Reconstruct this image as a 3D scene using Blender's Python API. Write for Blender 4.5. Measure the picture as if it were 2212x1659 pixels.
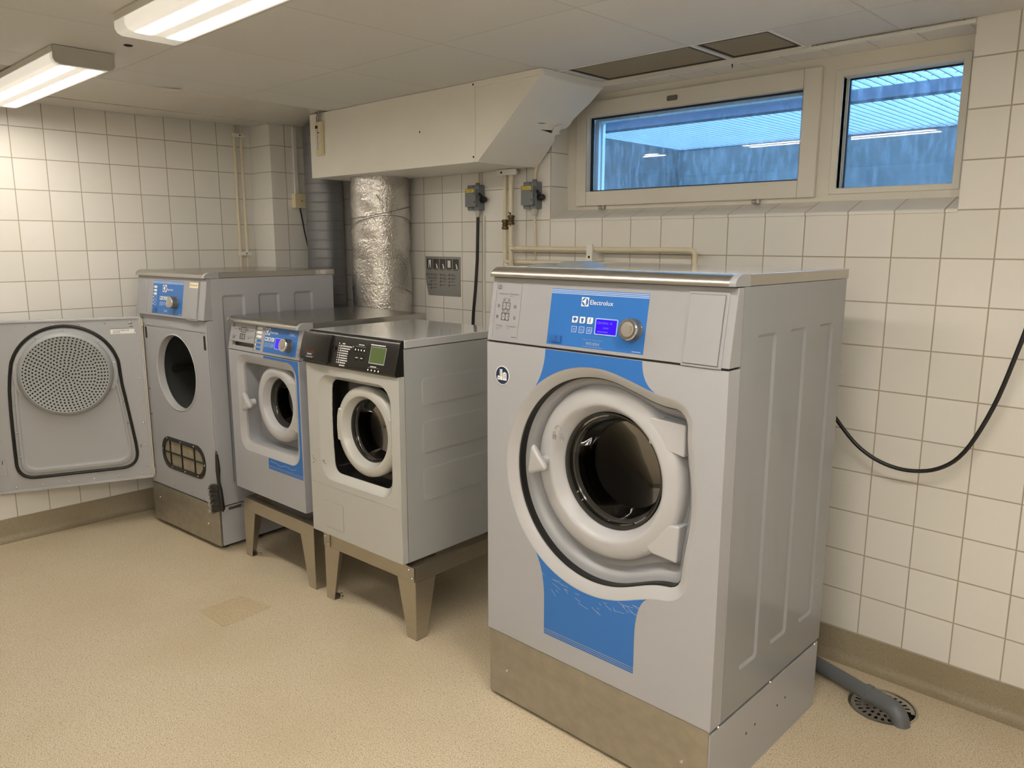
import bpy, bmesh, math, random
from mathutils import Vector, Matrix
from mathutils.geometry import tessellate_polygon

random.seed(7)
for o in list(bpy.data.objects):
    bpy.data.objects.remove(o, do_unlink=True)
S = bpy.context.scene
COL = S.collection
PI = math.pi

# ------------------------------------------------------------------ camera
cam_d = bpy.data.cameras.new('camera')
cam_d.sensor_width = 36.0
cam_d.lens = 36.0 * 1673.37 / 2212.0
cam_d.clip_start = 0.02
cam = bpy.data.objects.new('camera', cam_d)
COL.objects.link(cam)
_y, _p, _r = 0.7637, -0.1806, 0.0020
_f = Vector((-math.sin(_y) * math.cos(_p), math.cos(_y) * math.cos(_p), math.sin(_p)))
_rt = _f.cross(Vector((0, 0, 1))).normalized()
_up = _rt.cross(_f)
_rt, _up = math.cos(_r) * _rt + math.sin(_r) * _up, -math.sin(_r) * _rt + math.cos(_r) * _up
cam.matrix_world = Matrix(((_rt.x, _up.x, -_f.x, 4.5625), (_rt.y, _up.y, -_f.y, -2.8097),
                           (_rt.z, _up.z, -_f.z, 1.5397), (0, 0, 0, 1)))
S.camera = cam

# ------------------------------------------------------------------ world, exposure
W = bpy.data.worlds.new('sky')
S.world = W
W.use_nodes = True
_bg = W.node_tree.nodes['Background']
_bg.inputs[0].default_value = (0.27, 0.58, 0.96, 1)
_bg.inputs[1].default_value = 14.0
S.view_settings.view_transform = 'Standard'
S.view_settings.look = 'None'
S.view_settings.gamma = 1.0
S.view_settings.exposure = 0.0
S.view_settings.use_curve_mapping = False
LAMP_COL = (1.0, 0.915, 0.79)
LAMP_POWER = 21.5


# ------------------------------------------------------------------ materials
def lin(r, g, b):
    def f(c):
        c /= 255.0
        return c / 12.92 if c <= 0.04045 else ((c + 0.055) / 1.055) ** 2.4
    return (f(r), f(g), f(b), 1.0)


def mat(name, col, rough=0.5, metal=0.0, bump=0.0, bscale=200.0, vary=0.0, vscale=6.0, spec=None, coat=0.0, stretch=None):
    m = bpy.data.materials.new(name)
    m.use_nodes = True
    nt = m.node_tree
    b = nt.nodes['Principled BSDF']
    b.inputs['Base Color'].default_value = col if len(col) == 4 else (*col, 1)
    b.inputs['Roughness'].default_value = rough
    b.inputs['Metallic'].default_value = metal
    if spec is not None:
        b.inputs['Specular IOR Level'].default_value = spec
    if coat:
        b.inputs['Coat Weight'].default_value = coat
        b.inputs['Coat Roughness'].default_value = 0.1
    if bump or vary:
        tc = nt.nodes.new('ShaderNodeTexCoord')
        vec = tc.outputs['Object']
        if stretch:
            mp = nt.nodes.new('ShaderNodeMapping')
            mp.inputs['Scale'].default_value = stretch
            nt.links.new(vec, mp.inputs['Vector'])
            vec = mp.outputs['Vector']
    if bump:
        n = nt.nodes.new('ShaderNodeTexNoise')
        n.inputs['Scale'].default_value = bscale
        n.inputs['Detail'].default_value = 2
        nt.links.new(vec, n.inputs['Vector'])
        bp = nt.nodes.new('ShaderNodeBump')
        bp.inputs['Strength'].default_value = bump
        bp.inputs['Distance'].default_value = 0.002
        nt.links.new(n.outputs['Fac'], bp.inputs['Height'])
        nt.links.new(bp.outputs['Normal'], b.inputs['Normal'])
    if vary:
        n2 = nt.nodes.new('ShaderNodeTexNoise')
        n2.inputs['Scale'].default_value = vscale
        n2.inputs['Detail'].default_value = 5
        nt.links.new(vec, n2.inputs['Vector'])
        mx = nt.nodes.new('ShaderNodeMix')
        mx.data_type = 'RGBA'
        c = col
        mx.inputs['A'].default_value = (c[0] * (1 - vary), c[1] * (1 - vary), c[2] * (1 - vary), 1)
        mx.inputs['B'].default_value = (min(1, c[0] * (1 + vary)), min(1, c[1] * (1 + vary)), min(1, c[2] * (1 + vary)), 1)
        nt.links.new(n2.outputs['Fac'], mx.inputs['Factor'])
        nt.links.new(mx.outputs['Result'], b.inputs['Base Color'])
    return m


def emit(name, col, strength):
    m = bpy.data.materials.new(name)
    m.use_nodes = True
    nt = m.node_tree
    b = nt.nodes['Principled BSDF']
    b.inputs['Base Color'].default_value = (col[0] * .3, col[1] * .3, col[2] * .3, 1)
    b.inputs['Emission Color'].default_value = (*col[:3], 1)
    b.inputs['Emission Strength'].default_value = strength
    b.inputs['Roughness'].default_value = 0.15
    return m


TS = 0.153           # tile pitch
TX0 = 22.85 * TS     # a vertical joint on the window wall
TZ0 = 9.75 * TS      # a horizontal joint
TY0 = -10.7753 * TS  # a vertical joint on the left wall


def tile(name, ua, va, u0, v0, col=(0.80, 0.785, 0.75), grout=(0.42, 0.37, 0.305), rough=0.22):
    """glazed wall tile; ua / va are the object axes that run along the wall"""
    m = bpy.data.materials.new(name)
    m.use_nodes = True
    nt = m.node_tree
    N, L = nt.nodes, nt.links
    b = N['Principled BSDF']
    tc = N.new('ShaderNodeTexCoord')
    sp = N.new('ShaderNodeSeparateXYZ')
    L.new(tc.outputs['Object'], sp.inputs[0])
    cb = N.new('ShaderNodeCombineXYZ')
    for ax, off, i in ((ua, u0, 0), (va, v0, 1)):
        a = N.new('ShaderNodeMath')
        a.operation = 'SUBTRACT'
        L.new(sp.outputs[ax], a.inputs[0])
        a.inputs[1].default_value = off - 40 * TS
        L.new(a.outputs[0], cb.inputs[i])
    br = N.new('ShaderNodeTexBrick')
    br.offset = 0.0
    br.squash = 1.0
    br.inputs['Scale'].default_value = 1.0
    br.inputs['Brick Width'].default_value = TS
    br.inputs['Row Height'].default_value = TS
    br.inputs['Mortar Size'].default_value = 0.0024
    br.inputs['Mortar Smooth'].default_value = 0.15
    br.inputs['Bias'].default_value = 0.0
    br.inputs['Color1'].default_value = (col[0] * 1.02, col[1] * 1.02, col[2] * 1.03, 1)
    br.inputs['Color2'].default_value = (col[0] * 0.965, col[1] * 0.965, col[2] * 0.955, 1)
    br.inputs['Mortar'].default_value = (*grout, 1)
    L.new(cb.outputs[0], br.inputs['Vector'])
    L.new(br.outputs['Color'], b.inputs['Base Color'])
    rr = N.new('ShaderNodeMapRange')
    rr.inputs['To Min'].default_value = rough
    rr.inputs['To Max'].default_value = 0.85
    L.new(br.outputs['Fac'], rr.inputs['Value'])
    L.new(rr.outputs[0], b.inputs['Roughness'])
    inv = N.new('ShaderNodeMath')
    inv.operation = 'SUBTRACT'
    inv.inputs[0].default_value = 1.0
    L.new(br.outputs['Fac'], inv.inputs[1])
    ns = N.new('ShaderNodeTexNoise')
    ns.inputs['Scale'].default_value = 9.0
    L.new(tc.outputs['Object'], ns.inputs['Vector'])
    ad = N.new('ShaderNodeMath')
    ad.operation = 'MULTIPLY_ADD'
    L.new(ns.outputs['Fac'], ad.inputs[0])
    ad.inputs[1].default_value = 0.25
    L.new(inv.outputs[0], ad.inputs[2])
    bp = N.new('ShaderNodeBump')
    bp.inputs['Strength'].default_value = 0.5
    bp.inputs['Distance'].default_value = 0.0015
    L.new(ad.outputs[0], bp.inputs['Height'])
    L.new(bp.outputs['Normal'], b.inputs['Normal'])
    return m


def speckle(name, base, dark, light, dirt=0.0, rough=0.5, fleck=0.5):
    m = bpy.data.materials.new(name)
    m.use_nodes = True
    nt = m.node_tree
    N, L = nt.nodes, nt.links
    b = N['Principled BSDF']
    b.inputs['Roughness'].default_value = rough
    tc = N.new('ShaderNodeTexCoord')
    o = tc.outputs['Object']

    def noise(s, d=2.0):
        n = N.new('ShaderNodeTexNoise')
        n.inputs['Scale'].default_value = s
        n.inputs['Detail'].default_value = d
        L.new(o, n.inputs['Vector'])
        return n.outputs['Fac']

    def ramp(v, a, c):
        r = N.new('ShaderNodeMapRange')
        r.inputs['From Min'].default_value = a
        r.inputs['From Max'].default_value = c
        L.new(v, r.inputs['Value'])
        return r.outputs[0]

    def mix(fac, A, B, k=1.0):
        x = N.new('ShaderNodeMix')
        x.data_type = 'RGBA'
        if k != 1.0:
            mm = N.new('ShaderNodeMath')
            mm.operation = 'MULTIPLY'
            L.new(fac, mm.inputs[0])
            mm.inputs[1].default_value = k
            fac = mm.outputs[0]
        L.new(fac, x.inputs['Factor'])
        for s, v in (('A', A), ('B', B)):
            if isinstance(v, tuple):
                x.inputs[s].default_value = (*v[:3], 1)
            else:
                L.new(v, x.inputs[s])
        return x.outputs['Result']
    c = mix(ramp(noise(330.0, 2.5), 0.52, 0.64), base, light, 0.85)
    c = mix(ramp(noise(290.0, 2.0), 0.53, 0.62), c, dark, fleck)
    c = mix(ramp(noise(150.0, 3.0), 0.61, 0.66), c, (dark[0] * .6, dark[1] * .6, dark[2] * .65), fleck * .7)
    c = mix(ramp(noise(2.2, 5.0), 0.42, 0.72), c, (base[0] * .72, base[1] * .66, base[2] * .55), 0.32 + dirt)
    L.new(c, b.inputs['Base Color'])
    bp = N.new('ShaderNodeBump')
    bp.inputs['Strength'].default_value = 0.15
    bp.inputs['Distance'].default_value = 0.001
    L.new(noise(500.0), bp.inputs['Height'])
    L.new(bp.outputs['Normal'], b.inputs['Normal'])
    return m


def brushed(name, col, rough=0.32, stretch=(2, 2, 120), vary=0.12):
    m = mat(name, col, rough, 1.0, bump=0.10, bscale=8.0, vary=vary, vscale=5.0, stretch=stretch)
    return m


M_TILE_WIN = tile('tile_window_wall', 0, 2, TX0, TZ0)
M_TILE_LEFT = tile('tile_left_wall', 1, 2, TY0, TZ0)
M_TILE_SILL = tile('tile_sill', 0, 1, TX0, -.012, rough=0.10)
M_TILE_SOFFIT = tile('tile_soffit', 0, 1, TX0 + 0.02, -.012, rough=0.12)
M_TILE_REV = tile('tile_reveal', 1, 2, -.012, TZ0, rough=0.12)
M_FLOOR = speckle('floor_vinyl', (0.62, 0.53, 0.385), (0.17, 0.135, 0.095), (0.76, 0.68, 0.52), rough=0.42, fleck=0.75)
M_BASE = speckle('baseboard_vinyl', (0.33, 0.28, 0.19), (0.17, 0.14, 0.095), (0.40, 0.35, 0.26), dirt=0.2, rough=0.5)  # floor vinyl with dirt and the weaker light on uprights put into the colour
M_PATCH = speckle('patch_vinyl', (0.56, 0.455, 0.295), (0.19, 0.145, 0.095), (0.67, 0.57, 0.40), rough=0.45, fleck=0.6)
M_CEIL_GLOSS = mat('laminate_panel', (0.66, 0.63, 0.57), 0.22, bump=0.05, bscale=60)
M_DARK = mat('dark_void', (0.012, 0.010, 0.008), 0.8)
M_BOX = mat('painted_board', (0.82, 0.80, 0.74), 0.5, bump=0.1, bscale=120, vary=0.04)
M_CREAM = mat('cream_paint', (0.72, 0.69, 0.61), 0.42, bump=0.08, bscale=60, vary=0.05)
M_PIPE = mat('cream_pipe_paint', (0.72, 0.65, 0.49), 0.35, vary=0.05, vscale=30)
M_WHITE_PL = mat('white_plastic', (0.78, 0.77, 0.73), 0.4)
M_IVORY = mat('ivory_plastic', (0.74, 0.66, 0.44), 0.4)
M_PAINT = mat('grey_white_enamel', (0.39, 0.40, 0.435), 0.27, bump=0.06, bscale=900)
M_PANELP = mat('panel_plastic', (0.335, 0.34, 0.365), 0.26, bump=0.04, bscale=900)
M_RECESS = mat('recess_plastic', (0.30, 0.31, 0.335), 0.36, bump=0.04, bscale=900)
M_DOORW = mat('door_plastic', (0.47, 0.475, 0.50), 0.36)
M_CHAMFER = mat('chamfer_plastic', (0.45, 0.455, 0.475), 0.2)
M_SIDE_SHADED = mat('glossy_shaded_side_enamel', (0.285, 0.295, 0.32), 0.15, bump=0.03, bscale=700)  # front enamel, glossier, its colour darkened for the dimmer light on the sides
M_BLUE = mat('blue_decal', (0.038, 0.17, 0.52), 0.25, bump=0.02, bscale=900, spec=0.3)
M_BLUE_LT = mat('pale_blue_print', (0.35, 0.50, 0.82), 0.4)
M_BLUE_BT = mat('blue_plastic', (0.03, 0.13, 0.42), 0.3)
M_WHITE = mat('white_print', (0.85, 0.86, 0.86), 0.45)
M_GREYPR = mat('grey_print', (0.09, 0.09, 0.09), 0.5)
M_MIDPR = mat('faint_grey_print', (0.30, 0.31, 0.33), 0.5)
M_NAVY = mat('navy_print', (0.012, 0.03, 0.085), 0.35)
M_SILVERPR = mat('silver_print', (0.42, 0.44, 0.50), 0.4)
M_STEEL = brushed('brushed_steel', (0.50, 0.475, 0.43), 0.33, (120, 2, 2))
M_STEEL_V = brushed('stand_steel', (0.52, 0.485, 0.42), 0.36, (3, 3, 40))
M_PLINTH = brushed('plinth_steel', (0.45, 0.43, 0.39), 0.42, (4, 4, 5), 0.22)
M_WORKTOP = brushed('worktop_steel', (0.46, 0.45, 0.43), 0.24, (60, 2, 2), 0.06)
M_TOPPAINT = mat('gloss_top_enamel', (0.50, 0.50, 0.50), 0.06, coat=0.6)
M_TOPGREY = mat('worktop_enamel', (0.60, 0.60, 0.615), 0.08)
M_CHROME = mat('chrome', (0.68, 0.66, 0.62), 0.18, 1.0)
M_KNOBSIDE = mat('knob_side', (0.17, 0.175, 0.19), 0.35, 0.6)
M_KNOBFACE = mat('knob_face', (0.48, 0.46, 0.42), 0.38, 0.7)
M_RUBBER = mat('black_rubber', (0.008, 0.008, 0.008), 0.45)
M_BLACK = mat('black_plastic', (0.012, 0.011, 0.010), 0.28)
M_BLACKG = mat('black_gloss', (0.006, 0.006, 0.006), 0.15)
M_CABLE = mat('black_cable', (0.010, 0.010, 0.011), 0.38)
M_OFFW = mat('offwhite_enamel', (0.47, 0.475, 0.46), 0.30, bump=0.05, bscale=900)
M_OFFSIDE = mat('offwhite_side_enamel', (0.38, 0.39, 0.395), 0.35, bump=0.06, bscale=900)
M_OFFDOOR = mat('offwhite_door', (0.50, 0.50, 0.475), 0.25)
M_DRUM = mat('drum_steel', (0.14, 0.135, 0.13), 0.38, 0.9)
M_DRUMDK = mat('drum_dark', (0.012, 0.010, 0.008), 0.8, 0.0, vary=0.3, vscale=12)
M_BELLOW = mat('door_bellows', (0.025, 0.025, 0.024), 0.4)
M_LCD_B = emit('lcd_blue', (0.035, 0.004, 1.0), 1.0)
M_LCD_V = emit('lcd_dim_violet', (0.07, 0.045, 0.20), 0.55)
M_LCD_T = emit('lcd_text', (0.16, 0.14, 1.0), 1.0)
M_LCD_G = mat('lcd_green', (0.09, 0.14, 0.045), 0.3)
M_RED = mat('red_print', (0.13, 0.02, 0.01), 0.5)
M_GREYBOX = mat('grey_switch_plastic', (0.175, 0.19, 0.205), 0.42)
M_YELLOW = mat('yellow_label', (0.72, 0.50, 0.02), 0.5)
M_BRASS = mat('aged_brass', (0.11, 0.08, 0.03), 0.42, 0.6, vary=0.3, vscale=60)
M_GALV = mat('galvanised_steel', (0.22, 0.225, 0.24), 0.48, 0.6, vary=0.08, vscale=14)
M_PVC = mat('grey_pvc', (0.125, 0.135, 0.15), 0.42, vary=0.06)
M_GRATE = mat('drain_steel', (0.50, 0.475, 0.43), 0.35, 0.65)
M_PLAQUE = mat('grey_plaque', (0.30, 0.30, 0.29), 0.35, 0.25)
M_PLQDK = mat('plaque_dark', (0.055, 0.05, 0.046), 0.45)
M_LINT = mat('lint_mesh', (0.30, 0.265, 0.19), 0.9, bump=0.6, bscale=90, vary=0.35, vscale=16)
M_BRISTLE = mat('dark_bristle', (0.05, 0.045, 0.042), 0.7)
M_FLUFF = mat('pale_lint', (0.55, 0.53, 0.50), 0.9)
M_PERF = mat('perforated_grey', (0.36, 0.385, 0.40), 0.42)
M_DOORIN = mat('door_inner_enamel', (0.41, 0.42, 0.445), 0.36, bump=0.05, bscale=900)
M_HINGE = mat('hinge_zinc', (0.50, 0.48, 0.44), 0.35, 0.9)
M_NOTE = mat('masking_tape', (0.78, 0.70, 0.50), 0.6)
M_LAMPWH = mat('lamp_housing', (0.70, 0.68, 0.62), 0.45)
M_LAMPEND = mat('lamp_end_cap', (0.42, 0.41, 0.37), 0.5)
M_CONC = mat('concrete', (0.125, 0.125, 0.125), 0.9, bump=0.5, bscale=40, vary=0.45, vscale=5)
M_GRATING = mat('grating_steel', (0.30, 0.32, 0.34), 0.55, 0.0, vary=0.1)
M_BEAM = mat('beam_paint', (0.06, 0.07, 0.11), 0.6, vary=0.3, vscale=25)
M_LEAF = mat('dry_leaf', (0.20, 0.11, 0.07), 0.8)
M_LAUNDRY = mat('laundry_navy', (0.03, 0.04, 0.09), 0.9)
M_LAUNDRY2 = mat('laundry_pale', (0.42, 0.50, 0.46), 0.9)


def foil_mat():
    m = bpy.data.materials.new('aluminium_foil')
    m.use_nodes = True
    nt = m.node_tree
    N, L = nt.nodes, nt.links
    b = N['Principled BSDF']
    b.inputs['Base Color'].default_value = (0.60, 0.585, 0.56, 1)
    b.inputs['Metallic'].default_value = 1.0
    b.inputs['Roughness'].default_value = 0.25
    tc = N.new('ShaderNodeTexCoord')
    mp = N.new('ShaderNodeMapping')
    mp.inputs['Scale'].default_value = (1, 1, 0.7)
    L.new(tc.outputs['Object'], mp.inputs[0])
    v = N.new('ShaderNodeTexVoronoi')
    v.feature = 'SMOOTH_F1'
    v.inputs['Scale'].default_value = 55
    n0 = N.new('ShaderNodeTexNoise')
    n0.inputs['Scale'].default_value = 14
    n0.inputs['Detail'].default_value = 6
    L.new(mp.outputs[0], n0.inputs['Vector'])
    mx = N.new('ShaderNodeMix')
    mx.data_type = 'VECTOR'
    mx.inputs['Factor'].default_value = 0.25
    L.new(mp.outputs[0], mx.inputs['A'])
    L.new(n0.outputs['Color'], mx.inputs['B'])
    L.new(mx.outputs['Result'], v.inputs['Vector'])
    ad = N.new('ShaderNodeMath')
    ad.operation = 'ADD'
    L.new(v.outputs['Distance'], ad.inputs[0])
    L.new(n0.outputs['Fac'], ad.inputs[1])
    bp = N.new('ShaderNodeBump')
    bp.inputs['Strength'].default_value = 0.38
    bp.inputs['Distance'].default_value = 0.009
    L.new(ad.outputs[0], bp.inputs['Height'])
    L.new(bp.outputs['Normal'], b.inputs['Normal'])
    return m


M_FOIL = foil_mat()


def ceiling_mat():
    """mineral boards in a 0.61 m white T-grid, its lines darkened for joint shadows"""
    m = bpy.data.materials.new('ceiling_boards')
    m.use_nodes = True
    nt = m.node_tree
    N, L = nt.nodes, nt.links
    b = N['Principled BSDF']
    b.inputs['Roughness'].default_value = 0.75
    tc = N.new('ShaderNodeTexCoord')
    mp = N.new('ShaderNodeMapping')
    mp.inputs['Location'].default_value = (0.612 * 20 - 1.785, 0.612 * 20 + 0.918, 0)
    L.new(tc.outputs['Object'], mp.inputs[0])
    br = N.new('ShaderNodeTexBrick')
    br.offset = 0.0
    br.inputs['Scale'].default_value = 1
    br.inputs['Brick Width'].default_value = 0.612
    br.inputs['Row Height'].default_value = 0.612
    br.inputs['Mortar Size'].default_value = 0.004
    br.inputs['Mortar Smooth'].default_value = 0.4
    br.inputs['Color1'].default_value = (0.665, 0.66, 0.645, 1)
    br.inputs['Color2'].default_value = (0.635, 0.63, 0.615, 1)
    br.inputs['Mortar'].default_value = (0.57, 0.56, 0.535, 1)  # grid lines painted below board tone for the shadows along the joints
    L.new(mp.outputs[0], br.inputs['Vector'])
    L.new(br.outputs['Color'], b.inputs['Base Color'])
    n = N.new('ShaderNodeTexNoise')
    n.inputs['Scale'].default_value = 45
    n.inputs['Detail'].default_value = 5
    L.new(tc.outputs['Object'], n.inputs['Vector'])
    ad = N.new('ShaderNodeMath')
    ad.operation = 'MULTIPLY_ADD'
    L.new(n.outputs['Fac'], ad.inputs[0])
    ad.inputs[1].default_value = 0.35
    L.new(br.outputs['Fac'], ad.inputs[2])
    bp = N.new('ShaderNodeBump')
    bp.inputs['Strength'].default_value = 0.5
    bp.inputs['Distance'].default_value = 0.004
    L.new(ad.outputs[0], bp.inputs['Height'])
    L.new(bp.outputs['Normal'], b.inputs['Normal'])
    return m


M_CEIL = ceiling_mat()


def lamp_mat(power):
    """prismatic diffuser lit by the two tubes behind it (lamp object: length along x, width along y)"""
    m = bpy.data.materials.new('lit_diffuser')
    m.use_nodes = True
    nt = m.node_tree
    N, L = nt.nodes, nt.links
    b = N['Principled BSDF']
    b.inputs['Base Color'].default_value = (0.75, 0.75, 0.70, 1)
    b.inputs['Roughness'].default_value = 0.25
    b.inputs['Emission Color'].default_value = (*LAMP_COL, 1)
    tc = N.new('ShaderNodeTexCoord')
    sp = N.new('ShaderNodeSeparateXYZ')
    L.new(tc.outputs['Object'], sp.inputs[0])

    def mth(op, a, c=None):
        x = N.new('ShaderNodeMath')
        x.operation = op
        for i, v in enumerate((a, c)):
            if v is None:
                continue
            if isinstance(v, (int, float)):
                x.inputs[i].default_value = v
            else:
                L.new(v, x.inputs[i])
        return x.outputs[0]
    ay = mth('ABSOLUTE', sp.outputs[1])
    d = mth('DIVIDE', mth('SUBTRACT', ay, 0.047), 0.019)
    d2 = mth('MULTIPLY', d, d)
    band = mth('EXPONENT', mth('MULTIPLY', mth('MULTIPLY', d2, d2), -1.0))
    ax = mth('SUBTRACT', mth('ABSOLUTE', sp.outputs[0]), mth('MULTIPLY', mth('GREATER_THAN', mth('ABSOLUTE', sp.outputs[0]), 0.30), 0.0))
    r = N.new('ShaderNodeMapRange')
    r.interpolation_type = 'SMOOTHSTEP'
    r.inputs['From Min'].default_value = 0.572
    r.inputs['From Max'].default_value = 0.552
    L.new(ax, r.inputs['Value'])
    s = mth('ADD', mth('MULTIPLY', mth('MULTIPLY', band, r.outputs[0]), 2.5), mth('ADD', mth('MULTIPLY', r.outputs[0], 0.012), 0.014))
    L.new(mth('MULTIPLY', s, power), b.inputs['Emission Strength'])
    return m


M_DIFF = lamp_mat(LAMP_POWER)
M_DIFF_BOOST = lamp_mat(LAMP_POWER * 1.5)      # output boosted for the unseen lamps, to lift the light on the right


def glass_mat(name, dirt, tint=(0.93, 0.97, 1.0), refl=1.0, streak=True):
    """thin pane: see-through, reflecting, with a film of dirt"""
    m = bpy.data.materials.new(name)
    m.use_nodes = True
    nt = m.node_tree
    N, L = nt.nodes, nt.links
    N.remove(N['Principled BSDF'])
    out = N['Material Output']
    tr = N.new('ShaderNodeBsdfTransparent')
    tr.inputs[0].default_value = (*tint, 1)
    gl = N.new('ShaderNodeBsdfGlossy')
    gl.inputs['Roughness'].default_value = 0.015
    fr = N.new('ShaderNodeFresnel')
    fr.inputs[0].default_value = 1.5
    k = N.new('ShaderNodeMath')
    k.operation = 'MULTIPLY'
    k.inputs[1].default_value = refl
    L.new(fr.outputs[0], k.inputs[0])
    m1 = N.new('ShaderNodeMixShader')
    L.new(k.outputs[0], m1.inputs[0])
    L.new(tr.outputs[0], m1.inputs[1])
    L.new(gl.outputs[0], m1.inputs[2])
    df = N.new('ShaderNodeBsdfTranslucent')
    df.inputs[0].default_value = (0.75, 0.8, 0.9, 1)
    tc = N.new('ShaderNodeTexCoord')
    mp = N.new('ShaderNodeMapping')
    mp.inputs['Scale'].default_value = (60, 60, 14)
    mp.inputs['Rotation'].default_value = (0, 0.25, 0)
    L.new(tc.outputs['Object'], mp.inputs[0])
    n = N.new('ShaderNodeTexNoise')
    n.inputs['Scale'].default_value = 1.0
    n.inputs['Detail'].default_value = 6
    L.new(mp.outputs[0], n.inputs['Vector'])
    r = N.new('ShaderNodeMapRange')
    r.inputs['From Min'].default_value = 0.45
    r.inputs['From Max'].default_value = 0.8
    r.inputs['To Min'].default_value = dirt * 0.35
    r.inputs['To Max'].default_value = dirt * 2.2 if streak else dirt
    L.new(n.outputs['Fac'], r.inputs['Value'])
    m2 = N.new('ShaderNodeMixShader')
    L.new(r.outputs[0], m2.inputs[0])
    L.new(m1.outputs[0], m2.inputs[1])
    L.new(df.outputs[0], m2.inputs[2])
    L.new(m2.outputs[0], out.inputs[0])
    return m


M_PANE = glass_mat('window_pane', 0.06)
M_DOORGLASS = glass_mat('door_glass', 0.0, (0.42, 0.40, 0.38), 0.35, False)
M_GLASSRING = mat('glass_bowl_edge', (0.035, 0.033, 0.030), 0.12, 0.0)


# ------------------------------------------------------------------ geometry builder
def rrect(a0, a1, b0, b1, r, n=6):
    r = min(r, (a1 - a0) / 2 - 1e-5, (b1 - b0) / 2 - 1e-5)
    pts = []
    for ca, cb, s in ((a1 - r, b0 + r, -PI / 2), (a1 - r, b1 - r, 0), (a0 + r, b1 - r, PI / 2), (a0 + r, b0 + r, PI)):
        for i in range(n + 1):
            t = s + i / n * PI / 2
            pts.append((ca + r * math.cos(t), cb + r * math.sin(t)))
    return pts


def rect(a0, a1, b0, b1):
    return [(a0, b0), (a1, b0), (a1, b1), (a0, b1)]


def circ(ca, cb, r, n=32, r2=None):
    return [(ca + r * math.cos(2 * PI * i / n), cb + (r2 or r) * math.sin(2 * PI * i / n)) for i in range(n)]


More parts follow.
